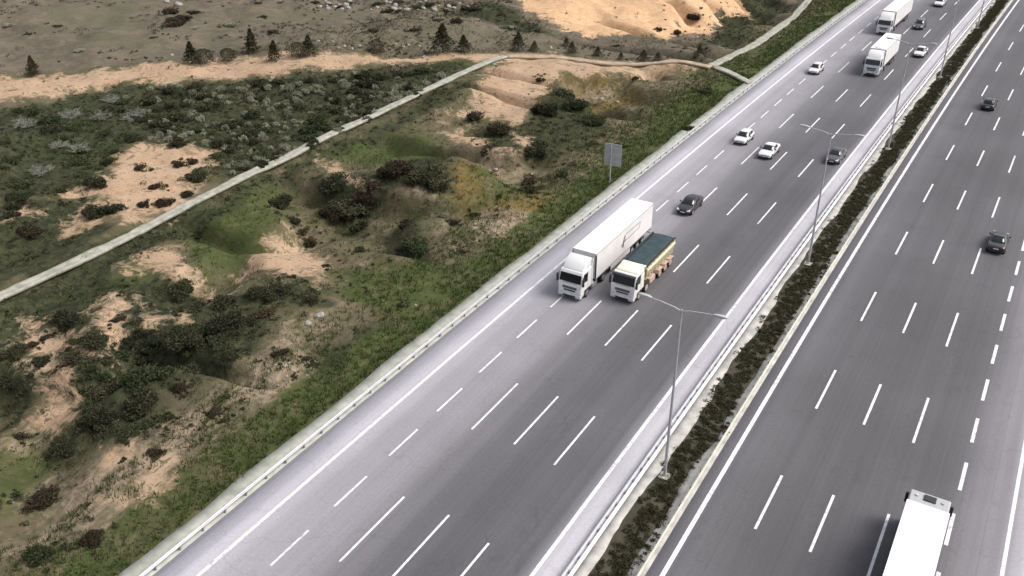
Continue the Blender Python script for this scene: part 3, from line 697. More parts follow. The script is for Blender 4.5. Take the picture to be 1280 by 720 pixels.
def make_semi(col='white', roofcol='white', length=13.6, top=4.0, y0=2.95, logo=False, hatch=False, arch=False, gapdark=False, zc=3.0, high=True):
    t = empty('semi_truck'); make_cab(t, col, roofcol, high, zc=zc)
    hb = 1.275
    MB().box(-.42, .42, .9, 6.2, .62, .95).build('chassis', M['chassis'], t)
    for s in (-1, 1):
        MB().box(min(s * .62, s * 1.18), max(s * .62, s * 1.18), 2.5, 3.6, .42, .98).build('fuel_tank', M['silver'], t, .06)
    truck_wheels(t, (1.35,), 1.05); truck_wheels(t, (4.9,), 1.05, dual=(0,))
    y1 = y0 + length
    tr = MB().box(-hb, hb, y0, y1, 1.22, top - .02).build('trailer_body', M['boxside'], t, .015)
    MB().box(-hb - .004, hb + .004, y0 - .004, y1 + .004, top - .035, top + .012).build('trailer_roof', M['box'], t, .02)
    fr = MB()
    for s in (-1, 1):
        fr.box(s * hb - .02, s * hb + .02, y0 - .012, y1 + .01, 1.14, 1.25); fr.box(s * hb - .016, s * hb + .016, y0, y1, top - .14, top - .04)
    fr.build('side_rail', M['silver'], t)
    cr = MB()
    for s in (-1, 1):
        cr.box(s * (hb - .03) - .04, s * (hb - .03) + .04, y0 - .03, y0 + .16, 1.0, top - .2)
    cr.build('corner_post', M['plastic'], t)
    MB().box(-hb + .1, hb - .1, y0 + .1, y1 - .1, .95, 1.14).build('trailer_chassis', M['chassis'], t)
    for s in (-1, 1):
        MB().box(s * 1.2 - .02, s * 1.2 + .02, y0 + 3.6, y1 - 5.4, .5, 1.12).build('side_skirt', M['boxside'] if logo else M['plastic'], t)
        MB().box(s * .95 - .07, s * .95 + .07, y0 + 2.6, y0 + 2.75, .1, 1.0).build('landing_leg', M['steel'], t)
        MB().box(min(s * .75, s * 1.15), max(s * .75, s * 1.15), y1 - .03, y1 + .02, .78, .92).build('tail_light', M['red'], t)
    truck_wheels(t, [y0 + length - 4.9 + k * 1.31 for k in range(3)], 1.08, .48, .38)
    MB().box(-1.2, 1.2, y1 - .12, y1 - .04, .45, .6).build('rear_bumper', M['steel'], t)
    sm = MB()
    for s in (-1, 1):
        for k in (0, 1): sm.box(s * .35 - .02, s * .35 + .02, y1 + .012, y1 + .05, 1.3, top - .1)
    sm.build('door_bar', M['steel'], t)
    if logo:                                     # dark mark and long hollow word shape on the trailer side
        X = hb + .004; lg = MB()
        def st(pts, w=.07):
            for (a, b), (c, d) in zip(pts, pts[1:]):
                dx, dz = c - a, d - b; l = math.hypot(dx, dz); px_, pz = -dz / l * w / 2, dx / l * w / 2
                lg.loft([[(X - .004, a + px_, b + pz), (X - .004, c + px_, d + pz), (X - .004, c - px_, d - pz), (X - .004, a - px_, b - pz)],
                         [(X + .006, a + px_, b + pz), (X + .006, c + px_, d + pz), (X + .006, c - px_, d - pz), (X + .006, a - px_, b - pz)]])
        c0 = y0 + 6.2
        st([(c0, 1.9), (c0 + .12, 2.7), (c0 + .45, 3.15)], .26); st([(c0 - .45, 2.2), (c0 + .1, 2.45), (c0 + .75, 2.6)], .16)
        st([(c0 + .9, 2.5), (c0 + 3.9, 2.55), (c0 + 4.2, 3.15), (c0 + .6, 3.2)], .06)
        lo_ = lg.build('lettering', M['ink'], t)
    if hatch:
        MB().box(-.38, .38, .72, 1.3, zc + .02, zc + .10).build('roof_hatch', M['plastic'], t, .03)
        MB().box(-hb + .02, hb - .02, y0 - .03, y0 - .006, 2.2, top - .05).build('front_shade_panel', M['plastic'], t)  # black panel standing in for the shade on the trailer's front face
        for s in (-1, 1): MB().cyl((s * .8, 1.0, zc + .06), .11, .06, 12, 'z').build('roof_lamp', M['steel'], t)
    if arch:
        pts = [(-.85 + 1.7 * k / 10, 2.7 + y0 - 2.7 + 1.1 - .9 * math.sin(math.pi * k / 10), top + .03) for k in range(11)]
        MB().tube(pts, .05, 6).build('roof_seam', M['grille'], t)
    return t

def make_dump():
    t = empty('dump_truck'); make_cab(t, 'white', 'cream', False, True, zc=2.95)
    hw = 1.23
    MB().box(-hw * .97, hw * .97, 1.45, 2.24, 2.1, 3.07).build('cab_back', M['cream'], t, .06)
    MB().prism([(.75, 2.97), (.95, 3.12), (2.2, 3.2), (2.24, 2.97)], -hw * .9, hw * .9).build('roof_fairing', M['cream'], t, .05)
    for s in (-1, 1): MB().box(min(s * (hw - .25), s * (hw + .012)), max(s * (hw - .25), s * (hw + .012)), 1.6, 2.22, 1.1, 2.6).build('side_panel', M['cream'], t, .02)
    MB().box(-.45, .45, .9, 9.6, .62, 1.05).build('chassis', M['chassis'], t)
    ya, yb = 2.75, 9.7
    # trough: sloping ends, open top under a sagging tarpaulin
    MB().loft([[(-.85, ya + .4, 1.12), (.85, ya + .4, 1.12), (.85, yb - .2, 1.12), (-.85, yb - .2, 1.12)], [(-1.24, ya, 1.95), (1.24, ya, 1.95), (1.24, yb, 1.95), (-1.24, yb, 1.95)],
               [(-1.26, ya - .1, 2.95), (1.26, ya - .1, 2.95), (1.26, yb + .1, 2.95), (-1.26, yb + .1, 2.95)]]).build('tipper_body', M['yellow'], t, .03)
    tv = []; tf = []; n = 12
    for i in range(n + 1):
        for j in range(n + 1):
            u, v = i / n, j / n
            tv.append((-1.12 + 2.24 * u, ya - .02 + (yb - ya + .04) * v, 2.985 + .16 * math.sin(math.pi * v) * 0 - .0 + .10 * math.sin(math.pi * u) - .06 * abs(math.sin(5 * math.pi * v)) * math.sin(math.pi * u)))
    for i in range(n):
        for j in range(n): a = i * (n + 1) + j; tf.append((a, a + n + 1, a + n + 2, a + 1))
    o = MB().add(tv, tf).build('tarpaulin', M['tarp'], t, smooth=True); md = o.modifiers.new('solid', 'SOLIDIFY'); md.thickness = .03; md.offset = -1
    ed = MB()
    for s in (-1, 1): ed.box(s * 1.21 - .1, s * 1.21 + .1, ya - .12, yb + .12, 2.93, 3.06)
    ed.build('tarpaulin_edge', M['tarpedge'], t, .03)
    MB().prism([(ya - .75, 3.12), (ya - .75, 3.18), (ya - .1, 3.12), (ya - .1, 2.7), (ya - .18, 2.7), (ya - .18, 3.06)], -1.2, 1.2).build('cab_guard', M['cream'], t, .02)
    for s in (-1, 1):
        for k in range(9):
            yy = ya + .25 + k * (yb - ya - .5) / 8
            MB().loft([[(s * .95, yy - .07, 1.3), (s * .95, yy + .07, 1.3), (s * 1.255, yy + .07, 2.9), (s * 1.255, yy - .07, 2.9)], [(s * 1.12, yy - .05, 1.3), (s * 1.12, yy + .05, 1.3), (s * 1.33, yy + .05, 2.9), (s * 1.33, yy - .05, 2.9)]]).build('side_rib', M['cream'], t)
        MB().box(min(s * 1.25, s * 1.33), max(s * 1.25, s * 1.33), ya, yb, 2.42, 2.62).build('side_rail', M['cream'], t)
        for yy in (6.35, 7.75, 9.05):
            MB().prism([(yy - .68, .75), (yy - .5, 1.08), (yy + .5, 1.08), (yy + .68, .75), (yy + .62, .72), (yy + .46, 1.02), (yy - .46, 1.02), (yy - .62, .72)], s * 1.06 - .28, s * 1.06 + .28).build('mudguard', M['dusty'], t)
        MB().box(min(s * .6, s * 1.2), max(s * .6, s * 1.2), 3.85, 5.2, .42, 1.02).build('fuel_tank', M['dusty'], t, .06)
    truck_wheels(t, (1.25, 3.0), 1.06, .52, .34, tyre='tyre', rim='dusty'); truck_wheels(t, (6.35, 7.75, 9.05), 1.06, .52, .34, (0, 1, 2), 'tyre', 'dusty')
    return t

def put(o, u, v, away=False, name=None, along=0.0, side=0.0):
    """stand a vehicle on the road with its near end under photo pixel (u, v)"""
    x, y, _, _ = at(u, v, True); h = head(y)
    o.location = (x + side, y + along, 0.006); o.rotation_euler = (0, 0, h + (math.pi if away else 0)); return o
def put_xy(o, lat, y, away=False):
    o.location = (lat + cx(y), y, .006); o.rotation_euler = (0, 0, head(y) + (math.pi if away else 0)); return o

G_T = 'trucks on the motorway'; G_C = 'cars on the motorway'
t = put_xy(make_semi(logo=True, top=4.0), -34.05, 67.6)
tag(t, 'white semi-truck with long white box trailer driving beside the dump truck', 'truck', G_T)
t = put_xy(make_dump(), -29.5, 69.7)
tag(t, 'dump truck with white cab, yellow tipper body and teal tarpaulin', 'dump truck', G_T)
t = put_xy(make_semi(arch=True, length=11.2, y0=2.75), -26.2, 156.6)
tag(t, 'white box truck in the far oncoming lanes, front one of the two following each other', 'truck', G_T)
t = put_xy(make_semi(length=15.5), -30.75, 185.0)
tag(t, 'long white trailer truck at the top edge, behind the other far white truck', 'truck', G_T)
t = make_semi(col='silver', roofcol='silver', hatch=True, zc=3.25, high=False, y0=2.6, length=13.6)
put_xy(t, .62, 52.75, True)
tag(t, 'truck with silver cab and bright white trailer roof heading away at the bottom edge', 'truck', G_T)

cars = [
 ('sedan', 'black', -31.85, 90.8, False, 'black sedan driving behind the dump truck'),
 ('hatch', 'white2', -33.85, 115.5, False, 'white hatchback, the left one of the pair driving side by side'),
 ('sedan', 'white2', -29.35, 112.1, False, 'white sedan, the right one of the pair driving side by side'),
 ('sedan', 'grey', -21.35, 114.7, False, 'dark grey sedan driving in the lane beside the median guardrail'),
 ('hatch', 'white2', -34.55, 152.8, False, 'white hatchback alone in the outer lane beyond the white pair'),
 ('sedan', 'white2', -21.8, 172.0, False, 'white sedan in the lane by the median, beside the far white trucks'),
 ('suv', 'grey', -25.95, 192.3, False, 'dark grey car beside the long white trailer at the top'),
 ('suv', 'white2', -29.35 + 3.0, 214.5, False, 'white car half cut off by the top edge'),
]
for kind, pm, lat, y, away, lb in cars:
    c = put_xy(make_car(kind, pm), lat, y, away); tag(c, lb, 'car', G_C)
for kind, lat, y, lb in (('hatch', -7.3, 151.4, 'black car heading away, the farther of the two on the right carriageway'), ('sedan', -.15, 102.8, 'black car heading away, the nearer of the two on the right carriageway')):
    c = make_car(kind, 'black'); put_xy(c, lat, y, True); tag(c, lb, 'car', G_C)

# ------------------------------------------------------------------ vegetation
def leaf_cloud(n, lobes, size, flat=.75, seed=0, up=.25):
    """leaf quads through the volume of a few lumpy lobes; returns verts, faces (unit radius, base at z=0)"""
    r = np.random.default_rng(seed); V = []; per = n // len(lobes)
    C = []
    for (lx, ly, lz, lr) in lobes:
        d = r.normal(size=(per, 3)); d /= np.linalg.norm(d, axis=1)[:, None]
        rad = lr * (r.random(per) ** .38) * (1 + .22 * np.sin(d[:, 0] * 7 + seed) * np.cos(d[:, 1] * 6 + seed * 2))
        p = d * rad[:, None]; p[:, 2] *= flat
        p += np.array((lx, ly, lz)); C.append(p)
    C = np.concatenate(C); C = C[C[:, 2] > .0]; m = len(C)
    a = r.normal(size=(m, 3)); a[:, 2] += up; a /= np.linalg.norm(a, axis=1)[:, None]
    b = np.cross(a, r.normal(size=(m, 3))); b /= np.linalg.norm(b, axis=1)[:, None]; c = np.cross(a, b)
    s = size * r.uniform(.6, 1.5, m)[:, None]
    q = np.stack([C - b * s, C + c * s * .55, C + b * s, C - c * s * .55], 1).reshape(-1, 3)
    return q, np.arange(m * 4).reshape(-1, 4)
def twigs(parent, seed, n=9, h=.7, mat='bark'):
    r = random.Random(seed); mb = MB()
    for k in range(n):
        a = r.uniform(0, 6.28); l = r.uniform(.3, .75)
        mb.tube([(0, 0, -.1), (math.cos(a) * l * .35, math.sin(a) * l * .35, h * .45), (math.cos(a) * l, math.sin(a) * l, h * r.uniform(.6, 1))], [.035, .025, .008], 4)
    return mb.build('stem', M[mat], parent)
def shrub_proto(kind, seed, n, size):
    r = random.Random(seed); lobes = [(0, 0, .32, .62)]
    for k in range(r.randint(4, 7)):
        a = r.uniform(0, 6.28); d = r.uniform(.3, .68); lobes.append((math.cos(a) * d, math.sin(a) * d, r.uniform(.14, .42), r.uniform(.26, .46)))
    v, f = leaf_cloud(n, lobes, size, .8, seed)
    root = empty('pale_bush' if kind == 'leafp' else 'shrub'); npmesh('foliage', v, f, M[kind], root); twigs(root, seed); return root
protos = {}
def proto(kind, big, var):
    key = (kind, big, var)
    if key not in protos:
        protos[key] = shrub_proto(kind, hash(key) % 1000 if False else (len(protos) * 13 + 5), 3600 if big else 1000, .055 if big else .095); return protos[key]
    return copy_tree(protos[key])
cnt = [0]; HALO = []
def shrub(u, v, wpx, kind='leaf', label='', group=None, squash=1.0, cat='shrub', xyz=None):
    if xyz is None:
        x, y, z, t_ = at(u, v + wpx * .12)
    else: x, y, z, t_ = xyz
    r_ = wpx * t_ / F_PX / 2 * 1.12
    cnt[0] += 1
    for _ in range(5 if kind != 'leafp' else 0):
        a_ = rnd.uniform(0, 6.283); q_ = r_ * rnd.uniform(.7, 1.5); HALO.append((x + math.cos(a_) * q_, y + math.sin(a_) * q_, r_ * rnd.uniform(.15, .38)))
    o = proto(kind, wpx > 30, cnt[0] % 5)
    o.location = (x, y, z - .05); o.rotation_euler = (0, 0, rnd.uniform(0, 6.28)); o.scale = (r_ * rnd.uniform(.9, 1.1), r_ * rnd.uniform(.9, 1.1), r_ * squash * rnd.uniform(.6, .95))
    return tag(o, label, cat, group)

EXP = [
 (82, 398, 40, 'leaf', 'large round dark shrub on the upper corner of the left bare patch'), (57, 421, 18, 'leafb', 'small round dark shrub in the middle of the left bare patch'),
 (87, 435, 13, 'leafb', 'smallest brown shrub on the right side of the left bare patch'), (48, 452, 28, 'leaf', 'wide dark shrub under the left bare patch'),
 (38, 432, 17, 'leafb', 'brown shrub on the lower left rim of the left bare patch'), (86, 452, 28, 'leafb', 'brown shrub on the lower right rim of the left bare patch'),
 (148, 398, 19, 'leafb', 'olive brown shrub between two soil scars left of the dark thicket'), (172, 401, 18, 'leafg', 'small green shrub right of the narrow soil scar'),
 (225, 364, 42, 'leaf', 'dark wide shrub beneath the curved sandy scar'), (278, 377, 38, 'leaf', 'dark shrub at the right end of the curved sandy scar'),
 (223, 387, 18, 'leaf', 'small dark round shrub below the curved sandy scar'), (246, 380, 22, 'leaf', 'dark shrub between the two larger ones below the sandy scar'),
 (333, 366, 42, 'leaf', 'dark shrub on the lower left rim of the pink soil patch'), (352, 360, 26, 'leaf', 'dark shrub under the centre of the pink soil patch'),
 (388, 373, 25, 'leaf', 'dark shrub on the lower right rim of the pink soil patch'), (243, 449, 27, 'leafg', 'round green shrub right of the dark thicket'),
 (348, 440, 23, 'leafb', 'brown shrub above the stony tan slope'), (180, 255, 19, 'leafb', 'small round shrub at the foot of the orange soil patch'),
 (121, 263, 36, 'leaf', 'flat dark shrub on the left of the orange soil patch'), (138, 260, 30, 'leaf', 'dark shrub close to the pale streak of the orange soil patch'),
 (35, 288, 36, 'leafb', 'brown shrub in the dark scrub at the left edge'), (248, 296, 12, 'leafg', 'tiny green bush in the light grass below the concrete path'),
 (388, 302, 24, 'leafb', 'reddish brown shrub on the upper right rim of the pink soil patch'), (157, 441, 18, 'leafb', 'brown bush at the foot of the narrow soil scar'),
 (187, 415, 18, 'leaf', 'small dark bush beside the thicket edge'), (280, 405, 50, 'leaf', 'wide dark shrub at the right end of the thicket'),
 (233, 424, 48, 'leaf', 'dark shrub in the middle of the thicket'), (190, 432, 36, 'leafg', 'green shrub at the upper left of the thicket'), (117, 427, 42, 'leaf', 'tall dark shrub between the two bare patches'),
 (135, 485, 60, 'leaf', 'largest dark shrub of the thicket, on its left side'), (178, 505, 56, 'leaf', 'large dark shrub at the foot of the thicket'), (180, 470, 50, 'leafg', 'dark green shrub near the top of the thicket'), (128, 520, 40, 'leaf', 'dark shrub at the lower left of the thicket'),
 (78, 560, 46, 'leaf', 'dark green round shrub below the lowest bare mound'), (47, 625, 52, 'leafb', 'big round brown shrub alone near the lower left corner'), (228, 484, 23, 'leafb', 'brown bush right of the thicket foot'),
 (119, 672, 36, 'leafb', 'olive brown bush beside the verge grass at the bottom'), (50, 695, 42, 'leafg', 'olive green bush in the lower left corner'), (194, 565, 22, 'leafb', 'brown bush above the narrow tan streak'),
 (368, 470, 9, 'leaf', 'tiny dark bush on the stony tan slope'), (272, 515, 26, 'leafb', 'brown bush left of the stony tan slope'), (330, 392, 30, 'leafb', 'brownish bush below the pink soil patch'),
 (348, 254, 34, 'leaf', 'dark shrub in a row running down from the concrete path'), (366, 276, 26, 'leaf', 'second dark shrub in the row running down from the concrete path'), (378, 290, 18, 'leafb', 'last small bush of the row running down from the concrete path'),
 (421, 232, 48, 'leaf', 'upper dark shrub in the central clump on the slope'), (437, 262, 56, 'leaf', 'lower dark shrub in the central clump on the slope'), (415, 268, 34, 'leafb', 'brown shrub on the left of the central clump'), (459, 252, 36, 'leafb', 'brown shrub on the right of the central clump'), (450, 285, 26, 'leaf', 'narrow dark shrub at the foot of the central clump'),
 (467, 233, 30, 'leafb', 'brown shrub beside the thin pale runnel'), (408, 332, 12, 'leaf', 'tiny dark bush right of the pink soil patch'), (450, 311, 17, 'leaf', 'small dark bush below the central clump'),
 (506, 279, 30, 'leaf', 'upper left one of the two joined dark shrubs on the open slope'), (519, 303, 44, 'leafg', 'large dark green shrub joined to a smaller one on the open slope'), (567, 277, 15, 'leafb', 'small brown bush in the reddish grass'),
 (659, 237, 28, 'leaf', 'dark shrub above the pinkish ground near the road'), (529, 220, 50, 'leaf', 'dark wide shrub at the middle of the upper slope'), (497, 212, 50, 'leafb', 'brown wide shrub left of the dark one on the upper slope'), (548, 234, 36, 'leaf', 'dark shrub low on the upper slope clump'),
 (596, 146, 26, 'leafb', 'brown shrub inside the lower part of the orange cut'), (620, 161, 36, 'leafb', 'reddish brown shrub below the orange cut'), (669, 196, 38, 'leaf', 'dark shrub left of the road sign'), (706, 117, 36, 'leafg', 'dark green shrub right of the orange cut'), (716, 132, 34, 'leafg', 'green shrub next below on the slope right of the orange cut'),
 (680, 138, 34, 'leaf', 'dark shrub in the notch of the orange cut'), (739, 150, 38, 'leafg', 'green shrub on the slope above the road sign'), (676, 97, 15, 'leafb', 'small reddish bush at the top of the orange cut'), (610, 196, 24, 'leafb', 'brown bush under the soil fragments'), (662, 224, 26, 'leafb', 'brown bush above the dark one near the pinkish ground'),
 (700, 218, 20, 'leafg', 'green bush near the verge left of the sign post'), (776, 182, 13, 'leaf', 'small dark bush right of the road sign'), (882, 113, 22, 'leaf', 'dark bush in the green grass near the path junction'), (794, 96, 11, 'leafb', 'tiny brown bush on the strip of orange soil'), (860, 161, 18, 'leafg', 'green bush low on the verge before the white cars'),
 (870, 26, 24, 'leafb', 'reddish bush in the gully of the ochre hill'), (846, 40, 16, 'leafb', 'reddish bush at the foot of the ochre hill'), (823, 36, 12, 'leafb', 'small reddish bush on the lower face of the ochre hill'),
 (223, 205, 17, 'leafb', 'very dark round bush at the top of the orange soil patch'), (178, 207, 18, 'leafb', 'brown bush on the left of the orange soil patch'), (239, 201, 20, 'leafb', 'flat brown bush at the upper right of the orange soil patch'), (247, 219, 32, 'leaf', 'wide olive bush on the right rim of the orange soil patch'), (234, 242, 20, 'leaf', 'dark bush low on the right of the orange soil patch'),
 (205, 252, 24, 'leafb', 'brown bush between the orange soil patch and the concrete path'), (199, 231, 22, 'leafb', 'brown bush in the middle of the orange soil patch'), (121, 227, 32, 'leaf', 'dark shrub above the pale streak left of the orange soil patch'),
 (22, 620, 24, 'leafg', 'green bush left of the big brown shrub'), (15, 440, 34, 'leaf', 'dark shrub at the left frame edge by the bare patch'), (12, 480, 36, 'leaf', 'dark shrub at the left frame edge above the lowest bare mound'), (110, 525, 26, 'leaf', 'dark bush right of the lowest bare mound'), (30, 545, 22, 'leafb', 'brown bush under the lowest bare mound'),
]
for u, v, w, k, lb in EXP: shrub(u, v, w, k, lb)

def inpoly(u, v, P):
    c = False; j = len(P) - 1
    for i in range(len(P)):
        if (P[i][1] > v) != (P[j][1] > v) and u < (P[j][0] - P[i][0]) * (v - P[i][1]) / (P[j][1] - P[i][1]) + P[i][0]: c = not c
        j = i
    return c
def scatter(P, n, fn, mind=0):
    us = [p[0] for p in P]; vs = [p[1] for p in P]; k = 0; tries = 0; got = []
    while k < n and tries < n * 60:
        tries += 1; u, v = rnd.uniform(min(us), max(us)), rnd.uniform(min(vs), max(vs))
        if inpoly(u, v, P) and all((u - a) ** 2 + ((v - b) * 1.6) ** 2 > mind * mind for a, b in got): fn(u, v); got.append((u, v)); k += 1
DENSE = [(150, 114), (330, 100), (440, 92), (520, 84), (585, 86), (470, 143), (400, 178), (330, 208), (290, 228), (268, 188), (190, 178)]
GD = 'dark shrubs of the thicket between dirt track and concrete path'; GP = 'pale bushes in the thicket between dirt track and concrete path'
scatter(DENSE, 95, lambda u, v: shrub(u, v, rnd.uniform(14, 27), rnd.choice(('leaf', 'leaf', 'leafg')), 'dark shrub in the dense thicket between the dirt track and the concrete path', GD), 8)
scatter(DENSE, 190, lambda u, v: shrub(u, v - 1, rnd.uniform(6, 13), 'leafp', 'pale grey green bush in the dense thicket between the dirt track and the concrete path', GP, 1.7, 'bush'), 4)
LEFT = [(0, 140), (60, 130), (150, 118), (185, 180), (130, 205), (80, 240), (20, 255), (0, 330)]
scatter(LEFT, 26, lambda u, v: shrub(u, v, rnd.uniform(14, 32), rnd.choice(('leaf', 'leafg')), 'dark shrub in the scrub left of the orange soil patch', 'dark shrubs left of the orange soil patch', .8), 12)
SLOPE = [(300, 320), (420, 330), (560, 250), (680, 270), (560, 370), (430, 440), (300, 520), (150, 640), (60, 650), (210, 500), (300, 420)]
THICK = [(100, 445), (205, 415), (300, 385), (325, 400), (290, 440), (225, 480), (205, 540), (115, 550), (98, 480)]
scatter(THICK, 34, lambda u, v: shrub(u, v, rnd.uniform(16, 34), rnd.choice(('leaf', 'leaf', 'leafg')), 'dark shrub filling the thicket right of the left bare patches', 'dark shrubs filling the lower thicket', .9), 10)
scatter(SLOPE, 24, lambda u, v: shrub(u, v, rnd.uniform(7, 15), rnd.choice(('leafb', 'leaf', 'leafg')), 'small low bush on the dry slope above the verge grass', 'small low bushes on the dry slope', .8), 14)
TOP = [(0, 0), (600, 0), (700, 45), (860, 60), (950, 20), (900, 70), (700, 58), (400, 55), (0, 75)]
scatter(TOP, 22, lambda u, v: shrub(u, v, rnd.uniform(8, 20), rnd.choice(('leafb', 'leafp', 'leafb')), 'low brownish bush on the grey field beyond the dirt track', 'low bushes beyond the dirt track', .6), 12)
for (u, v, w) in ((214, 12, 30), (225, 22, 34), (212, 30, 26)): shrub(u, v, w, 'leafb', 'dark purplish bush beside the white rocks at the top edge', 'purplish bushes by the white rocks', .7)
scatter([(385, 0), (600, 0), (620, 14), (520, 16), (400, 14)], 14, lambda u, v: shrub(u, v, rnd.uniform(10, 18), 'leaf', 'dark bush among the pale rocks along the top edge', 'dark bushes among the pale rocks', .7), 10)

# dead pale bushes: radiating twigs
def dead_proto(seed):
    r = random.Random(seed); root = empty('dead_bush'); mb = MB()
    for k in range(44):
        a = r.uniform(0, 6.28); el = r.uniform(.15, 1.2); l = r.uniform(.6, 1.0); d = Vector((math.cos(a) * math.cos(el), math.sin(a) * math.cos(el), math.sin(el)))
        p1 = d * l * .5; p2 = d * l + Vector((r.uniform(-.1, .1), r.uniform(-.1, .1), r.uniform(0, .15)))
        mb.tube([(0, 0, 0), tuple(p1), tuple(p2)], [.02, .014, .004], 3)
        for q in range(4):
            e = p1 + (p2 - p1) * r.uniform(0, .8); f = e + Vector((r.uniform(-.3, .3), r.uniform(-.3, .3), r.uniform(0, .25))); mb.tube([tuple(e), tuple(f)], [.014, .005], 3)
    mb.build('branches', M['twig'], root); return root
dp = [dead_proto(3), dead_proto(9), dead_proto(15)]; used = set()
DEADL = [(52, 218, 34, 'pale dead bush with radiating twigs, farthest left in the green hollow'), (90, 148, 34, 'pale dead bush just under the left end of the dirt track'), (128, 150, 30, 'pale dead bush left of the dense thicket, second from the track end'), (168, 150, 36, 'pale dead bush at the left edge of the dense thicket'), (75, 185, 26, 'small pale dead bush in the middle of the green hollow'), (100, 190, 30, 'pale dead bush above the orange soil patch'), (290, 187, 16, 'small white dead bush above the concrete path'), (355, 184, 14, 'narrow white dead bush right beside the concrete path'), (32, 160, 34, 'pale dead bush by the left frame edge below the track'), (140, 128, 26, 'pale dead bush right under the dirt track edge')]
for i, (u, v, w, lb) in enumerate(DEADL):
    k = i % 3; o = dp[k] if k not in used else copy_tree(dp[k]); used.add(k)
    x, y, z, t_ = at(u, v); s = w * t_ / F_PX / 2 * 1.15; o.location = (x, y, z); o.scale = (s, s, s * .8); o.rotation_euler = (0, 0, rnd.uniform(0, 6)); tag(o, lb, 'dead bush')

# conifers along the track
def conifer_proto(seed, wd, bushy=False):
    r = np.random.default_rng(seed); n = 1500; wd = wd * 1.5
    h = r.random(n) ** .75; rad = (1 - h) * (1 + .25 * np.sin(h * 40)) * wd * (r.random(n) ** .45) + .015
    if bushy: rad = np.sqrt(np.clip(1 - (h * 1.9 - .9) ** 2, 0, 1)) * wd * r.random(n) ** .4
    a = r.random(n) * 6.283; rad = rad * (1 + .2 * np.sin(a * 3 + seed + h * 9))
    C = np.stack([rad * np.cos(a), rad * np.sin(a), .06 + h * .94], 1)
    out = np.stack([np.cos(a), np.sin(a), -.35 + 0 * a], 1) + r.normal(size=(n, 3)) * .35; out /= np.linalg.norm(out, axis=1)[:, None]
    sd = np.cross(out, r.normal(size=(n, 3))); sd /= np.linalg.norm(sd, axis=1)[:, None]
    s = .05 * r.uniform(.6, 1.4, n)[:, None]
    q = np.stack([C - out * s, C + sd * s * .4, C + out * s, C - sd * s * .4], 1).reshape(-1, 3)
    root = empty('pine_tree'); npmesh('crown', q, np.arange(n * 4).reshape(-1, 4), M['needle'], root)
    MB().tube([(0, 0, -.05), (0, 0, .4), (0, 0, .93)], [.03, .022, .004], 6).build('trunk', M['bark'], root); return root
cp = {}
PINES = [(43, 94, 26, .26, 'small dark conifer standing alone near the left end of the dirt track'), (241, 80, 30, .3, 'dark conifer with a thin top, left end of the tree row'), (256, 80, 20, .5, 'round dark conifer beside the thin topped one'), (286, 77, 18, .45, 'small round conifer between two groups of the left tree row'),
 (316, 66, 32, .2, 'tall narrow conifer standing back from the dirt track'), (344, 75, 26, .28, 'slim conifer right of the tall narrow one'), (374, 72, 20, .5, 'broad low conifer left of a taller one'), (387, 70, 28, .3, 'taller conifer of the joined pair in the middle of the track'), (471, 66, 18, .45, 'small round conifer alone by the pale stones'),
 (554, 66, 38, .34, 'biggest conical conifer beside the track'), (580, 66, 24, .36, 'conifer right next to the biggest one'), (648, 63, 24, .36, 'conical conifer below the ochre hill'), (668, 64, 14, .4, 'small conifer right of the conical one below the ochre hill')]
SAP = [(715, 66, 15), (747, 70, 13), (776, 74, 10), (804, 77, 16), (822, 76, 12), (874, 70, 14), (708, 58, 12)]
for i, (u, v, hp, wd, lb) in enumerate(PINES + [(u, v, h, .38, None) for u, v, h in SAP]):
    key = (wd,); 
    if key not in cp: cp[key] = o = conifer_proto(int(wd * 100), wd, wd >= .45)
    else: o = copy_tree(cp[key])
    x, y, z, t_ = at(u, v); s = hp * t_ / F_PX * .95; o.location = (x, y, z - .05); o.scale = (s, s, s); o.rotation_euler = (0, 0, rnd.uniform(0, 6))
    if lb: tag(o, lb, 'tree')
    else: tag(o, 'small dark conifer sapling along the track below the ochre hill', 'tree', 'conifer saplings along the track')

# pale rocks
def rock_proto(seed):
    bm = bmesh.new(); bmesh.ops.create_icosphere(bm, subdivisions=2, radius=1)
    for v in bm.verts:
        k = 1 + .35 * float(fbm(v.co.x * 2 + seed * 5, v.co.y * 2 + v.co.z * 1.7, 1.3, 2, seed)); v.co = Vector((v.co.x * k, v.co.y * k * .8, v.co.z * k * .6))
    me = bpy.data.meshes.new('rock'); bm.to_mesh(me); bm.free(); me.materials.append(M['rock'])
    o = bpy.data.objects.new('rock', me); COL.objects.link(o); return o
rp = [rock_proto(s) for s in range(4)]; ru = set(); rc = [0]
def rock(u, v, w, label, group=None):
    k = rc[0] % 4; rc[0] += 1
    if k in ru: o = rp[k].copy(); COL.objects.link(o)
    else: o = rp[k]; ru.add(k)
    x, y, z, t_ = at(u, v); s = w * t_ / F_PX / 2; o.location = (x, y, z + s * .1); o.scale = (s, s, s * 1.1); o.rotation_euler = (rnd.uniform(-.3, .3), 0, rnd.uniform(0, 6)); tag(o, label, 'rock', group)
scatter([(395, 0), (580, 0), (600, 12), (500, 14), (400, 12)], 34, lambda u, v: rock(u, v, rnd.uniform(4, 10), 'pale rock in the stony strip along the top edge', 'pale rocks along the top edge'), 5)
